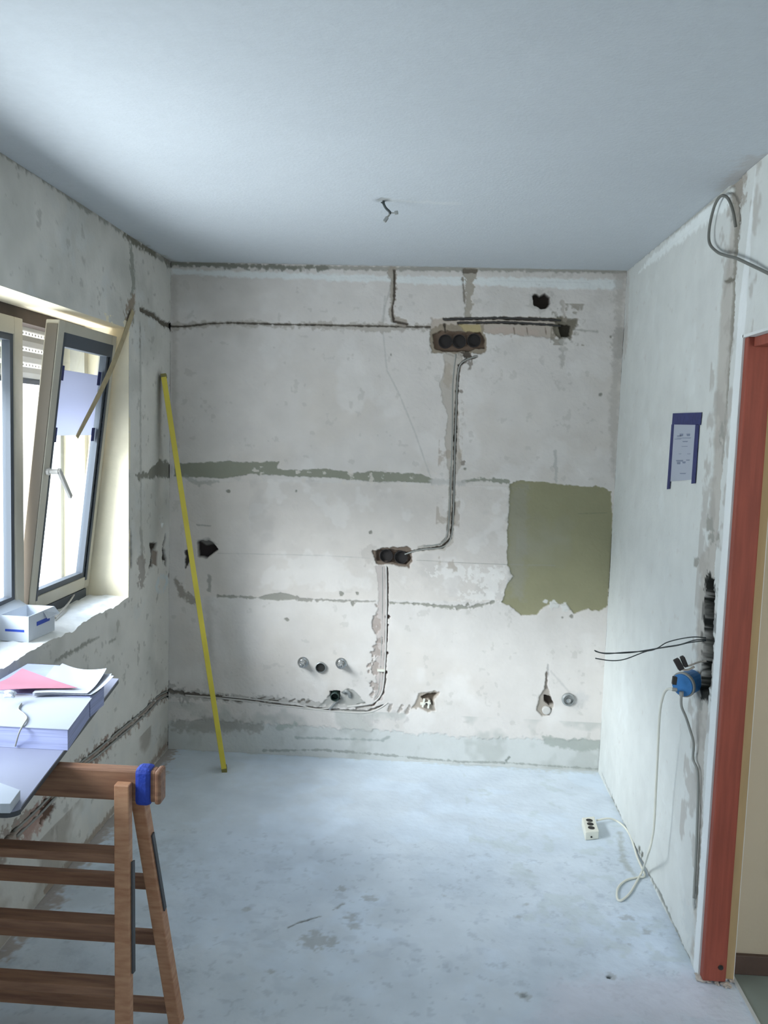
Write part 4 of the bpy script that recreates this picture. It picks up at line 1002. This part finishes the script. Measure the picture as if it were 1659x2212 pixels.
# ================================================================== NOTE ON THE RIGHT WALL
def rp(px, py, d=0): y, z = Rw(px, py); return Vector((XR-d, y, z))
nt_ = thing('wall_note', tuple(rp(1480, 900)), 'white printed sheet fixed to the right wall with dark blue tape', 'notice')
def wallquad(name, q, d0, d1, mat, par):
    bm = nb(); hexa(bm, [rp(*p, d0) for p in q], [rp(*p, d1) for p in q]); return obj(name, bm, mat, par)
sheet = wallquad('sheet', [(1456, 905), (1506, 905), (1496, 1036), (1450, 1040)], .002, .003, m_paper, nt_)
for q in ([(1456, 893), (1518, 891), (1516, 918), (1454, 917)], [(1453, 917), (1458, 917), (1449, 1056), (1443, 1057)], [(1505, 917), (1513, 917), (1504, 1044), (1496, 1045)]):
    wallquad('tape_strip', q, .0031, .0045, m_tapedark, nt_)
random.seed(5)
bm = nb()
marks = [(1464, 941, 10, 2), (1470, 937, 8, 5), (1485, 937, 8, 5), (1462, 946, 34, 1), (1476, 953, 12, 2), (1458, 948, 16, 1), (1474, 964, 14, 1), (1468, 980, 6, 1), (1486, 980, 8, 1), (1462, 994, 16, 3), (1464, 998, 8, 5), (1476, 997, 7, 4), (1484, 993, 8, 2), (1470, 1022, 14, 2)]
for (x_, y_, w2, h2) in marks:
    hexa(bm, [rp(x_, y_, .0031), rp(x_+w2, y_-w2*.02, .0031), rp(x_+w2*.9, y_+h2, .0031), rp(x_+w2*.1, y_+h2, .0031)], [rp(x_, y_, .0034), rp(x_+w2, y_-w2*.02, .0034), rp(x_+w2*.9, y_+h2, .0034), rp(x_+w2*.1, y_+h2, .0034)])
obj('printing', bm, m_print, sheet)

# ================================================================== RIGHT WALL WIRING
YW = 2.66
r3 = lambda x_, y_, y=YW: at(x_, y_, 'y', y)
cable([rp(1592, 490, .004), rp(1592, 455, .012), rp(1582, 428, .014), rp(1570, 424, .018), rp(1556, 445, .018), rp(1545, 490, .018), rp(1545, 525, .018), rp(1560, 544, .016), rp(1582, 552, .02), rp(1605, 558, .02), rp(1632, 570, .02), rp(1668, 590, .012), rp(1730, 622, .012)], .0046, m_cable2, 'dark cable looped high on the right wall beside the chase')
cable([r3(1525, 1378), r3(1500, 1376), r3(1470, 1380), r3(1440, 1388), r3(1420, 1400), r3(1400, 1406), r3(1350, 1409), r3(1310, 1412), r3(1286, 1407)], .0018, m_wire, 'uppermost dark wire sticking out of the right wall', 'loose_wire', 'loose wires from the dark recess', 'wire')
cable([r3(1525, 1382), r3(1500, 1383), r3(1470, 1392), r3(1440, 1397), r3(1400, 1404), r3(1360, 1410), r3(1320, 1411), r3(1298, 1410), r3(1284, 1405)], .0018, m_wire, 'middle dark wire sticking out of the right wall', 'loose_wire', 'loose wires from the dark recess', 'wire')
cable([r3(1525, 1384), r3(1490, 1388), r3(1460, 1395), r3(1420, 1401), r3(1390, 1409), r3(1350, 1424), r3(1320, 1427), r3(1286, 1422)], .0018, m_wire, 'lowest dark wire sticking out of the right wall, drooping', 'loose_wire', 'loose wires from the dark recess', 'wire')
# blue junction box hanging out of the wall
jb = thing('junction_box', tuple(r3(1488, 1475)), 'round blue junction box hanging out of the dark recess', 'junction box')
c = r3(1478, 1478, 2.70); c2_ = r3(1512, 1471, 2.72); ax = (c2_-c).normalized()+Vector((.0, .5, .0)); ax.normalize()
bm = nb(); lathe(bm, [(.036, -.013), (.038, .012), (.036, .05), (.030, .056), (0, .056)], c, ax, 22); obj('box_body', bm, m_bluebox, jb, sm=False, bev=.0)
bm = nb(); lathe(bm, [(.039, -.009), (.041, -.007), (.041, 0), (.038, .001)], c, ax, 22); obj('box_rim', bm, m_cable, jb)
bm = nb(); tube(bm, [r3(1462, 1490, 2.68), r3(1452, 1489, 2.68)], .006); tube(bm, [r3(1472, 1494, 2.68), r3(1472, 1503, 2.68)], .007); obj('cable_gland', bm, m_cable, jb)
bm = nb(); bar(bm, r3(1458, 1462, 2.67), r3(1456, 1478, 2.67), .012, .014, Vector((0, 1, 0))); obj('lug', bm, m_slot, jb)
tc_ = thing('terminal_connector', tuple(r3(1470, 1430)), 'small dark connector block sticking out just above the blue box', 'connector')
bm = nb(); bar(bm, r3(1460, 1424), r3(1472, 1446), .018, .02, Vector((0, 1, 0))); bar(bm, r3(1473, 1418), r3(1482, 1440), .013, .02, Vector((0, 1, 0))); obj('connector_body', bm, m_black, tc_, bev=.003)
bm = nb(); tube(bm, [r3(1480, 1440), r3(1492, 1437), r3(1510, 1430), r3(1526, 1428)], .003); tube(bm, [r3(1474, 1446), r3(1486, 1447), r3(1500, 1440)], .0035); obj('connector_wire', bm, m_rubble, tc_, sm=True)
# cables from the box
fl3 = lambda x_, y_, z=.005: at(x_, y_, 'z', z)
cable([r3(1454, 1489, 2.68), r3(1440, 1490, 2.72), r3(1431, 1508, 2.76), r3(1425, 1545, 2.8), r3(1421, 1620, 2.83), r3(1417, 1700, 2.85), r3(1413, 1780, 2.86), r3(1408, 1815, 2.87), r3(1400, 1845, 2.88), fl3(1388, 1880, .03), fl3(1375, 1905), fl3(1360, 1930), fl3(1342, 1945), fl3(1333, 1940), fl3(1335, 1918), fl3(1352, 1902), fl3(1375, 1896), fl3(1392, 1893), fl3(1388, 1878), fl3(1376, 1850), fl3(1364, 1812), fl3(1352, 1790), fl3(1335, 1775), fl3(1315, 1768, .02), fl3(1289, 1772, .02)], .0042, m_white, 'white cable hanging from the blue box and looping on the floor to the socket block')
cable([r3(1472, 1498, 2.68), r3(1472, 1525, 2.68), r3(1482, 1550, 2.69), r3(1490, 1575, 2.69), r3(1498, 1605, 2.68), rp(1504, 1640, .01), rp(1511, 1662, .008), rp(1511, 1700, .004), rp(1508, 1780, .003), rp(1505, 1860, .003), rp(1501, 1940, .003)], .0042, m_cable, 'grey cable running from the blue box down into the chase')

# ================================================================== SOCKET BLOCK ON THE FLOOR
a = fl3(1262, 1800, 0); b_ = fl3(1262, 1800, 0)
ss = thing('extension_socket', tuple(fl3(1275, 1812, 0)), 'white extension socket block standing on the floor by the right wall', 'socket')
hs = .036
tq = [at(*q, 'z', hs) for q in ((1265, 1798), (1294, 1795), (1284, 1763), (1257, 1766))]
bm = nb(); hexa(bm, [Vector((p.x, p.y, .001)) for p in tq], tq); obj('socket_body', bm, m_white, ss, bev=.003)
ea = (tq[1]-tq[0]); eb = (tq[3]-tq[0])
for t_ in (.25, .5, .75):
    bm = nb(); lathe(bm, [(.014, 0), (.014, .0012)], tq[0]+ea*.5+eb*t_+Vector((0, 0, .0003)), (0, 0, 1), 16); obj('socket_hole', bm, m_slot, ss)
bm = nb(); lathe(bm, [(.004, 0), (.004, .002)], tq[0]+ea*.45-Vector((0, 0, .022)), Vector((0, -1, 0)), 10); obj('screw', bm, m_slot, ss)

# ================================================================== RUBBLE AT THE WALL END
random.seed(12)
for i, (px, py, r_, lab) in enumerate([(1568, 2132, .013, 'pale plaster lump nearest the metal floor strip'), (1530, 2122, .010, 'small plaster chip in front of the wall end'), (1548, 2126, .008, 'tiny plaster chip in the middle of the crumbs at the wall end'), (1512, 2116, .016, 'flat brownish plaster crumb under the white wall corner'), (1580, 2120, .009, 'tiny plaster chip at the foot of the tan frame strip'), (1558, 2116, .012, 'brownish plaster crumb at the foot of the red timber')]):
    c = fl3(px, py, 0); bm = nb(); bmesh.ops.create_icosphere(bm, subdivisions=2, radius=r_)
    for v in bm.verts:
        v.co *= 1+.45*random.uniform(-1, 1); v.co.z *= .6; v.co += Vector((c.x, c.y, r_*.45))
    tag(obj('plaster_crumb', bm, m_rubble), lab, 'rubble', 'plaster crumbs at the wall end')
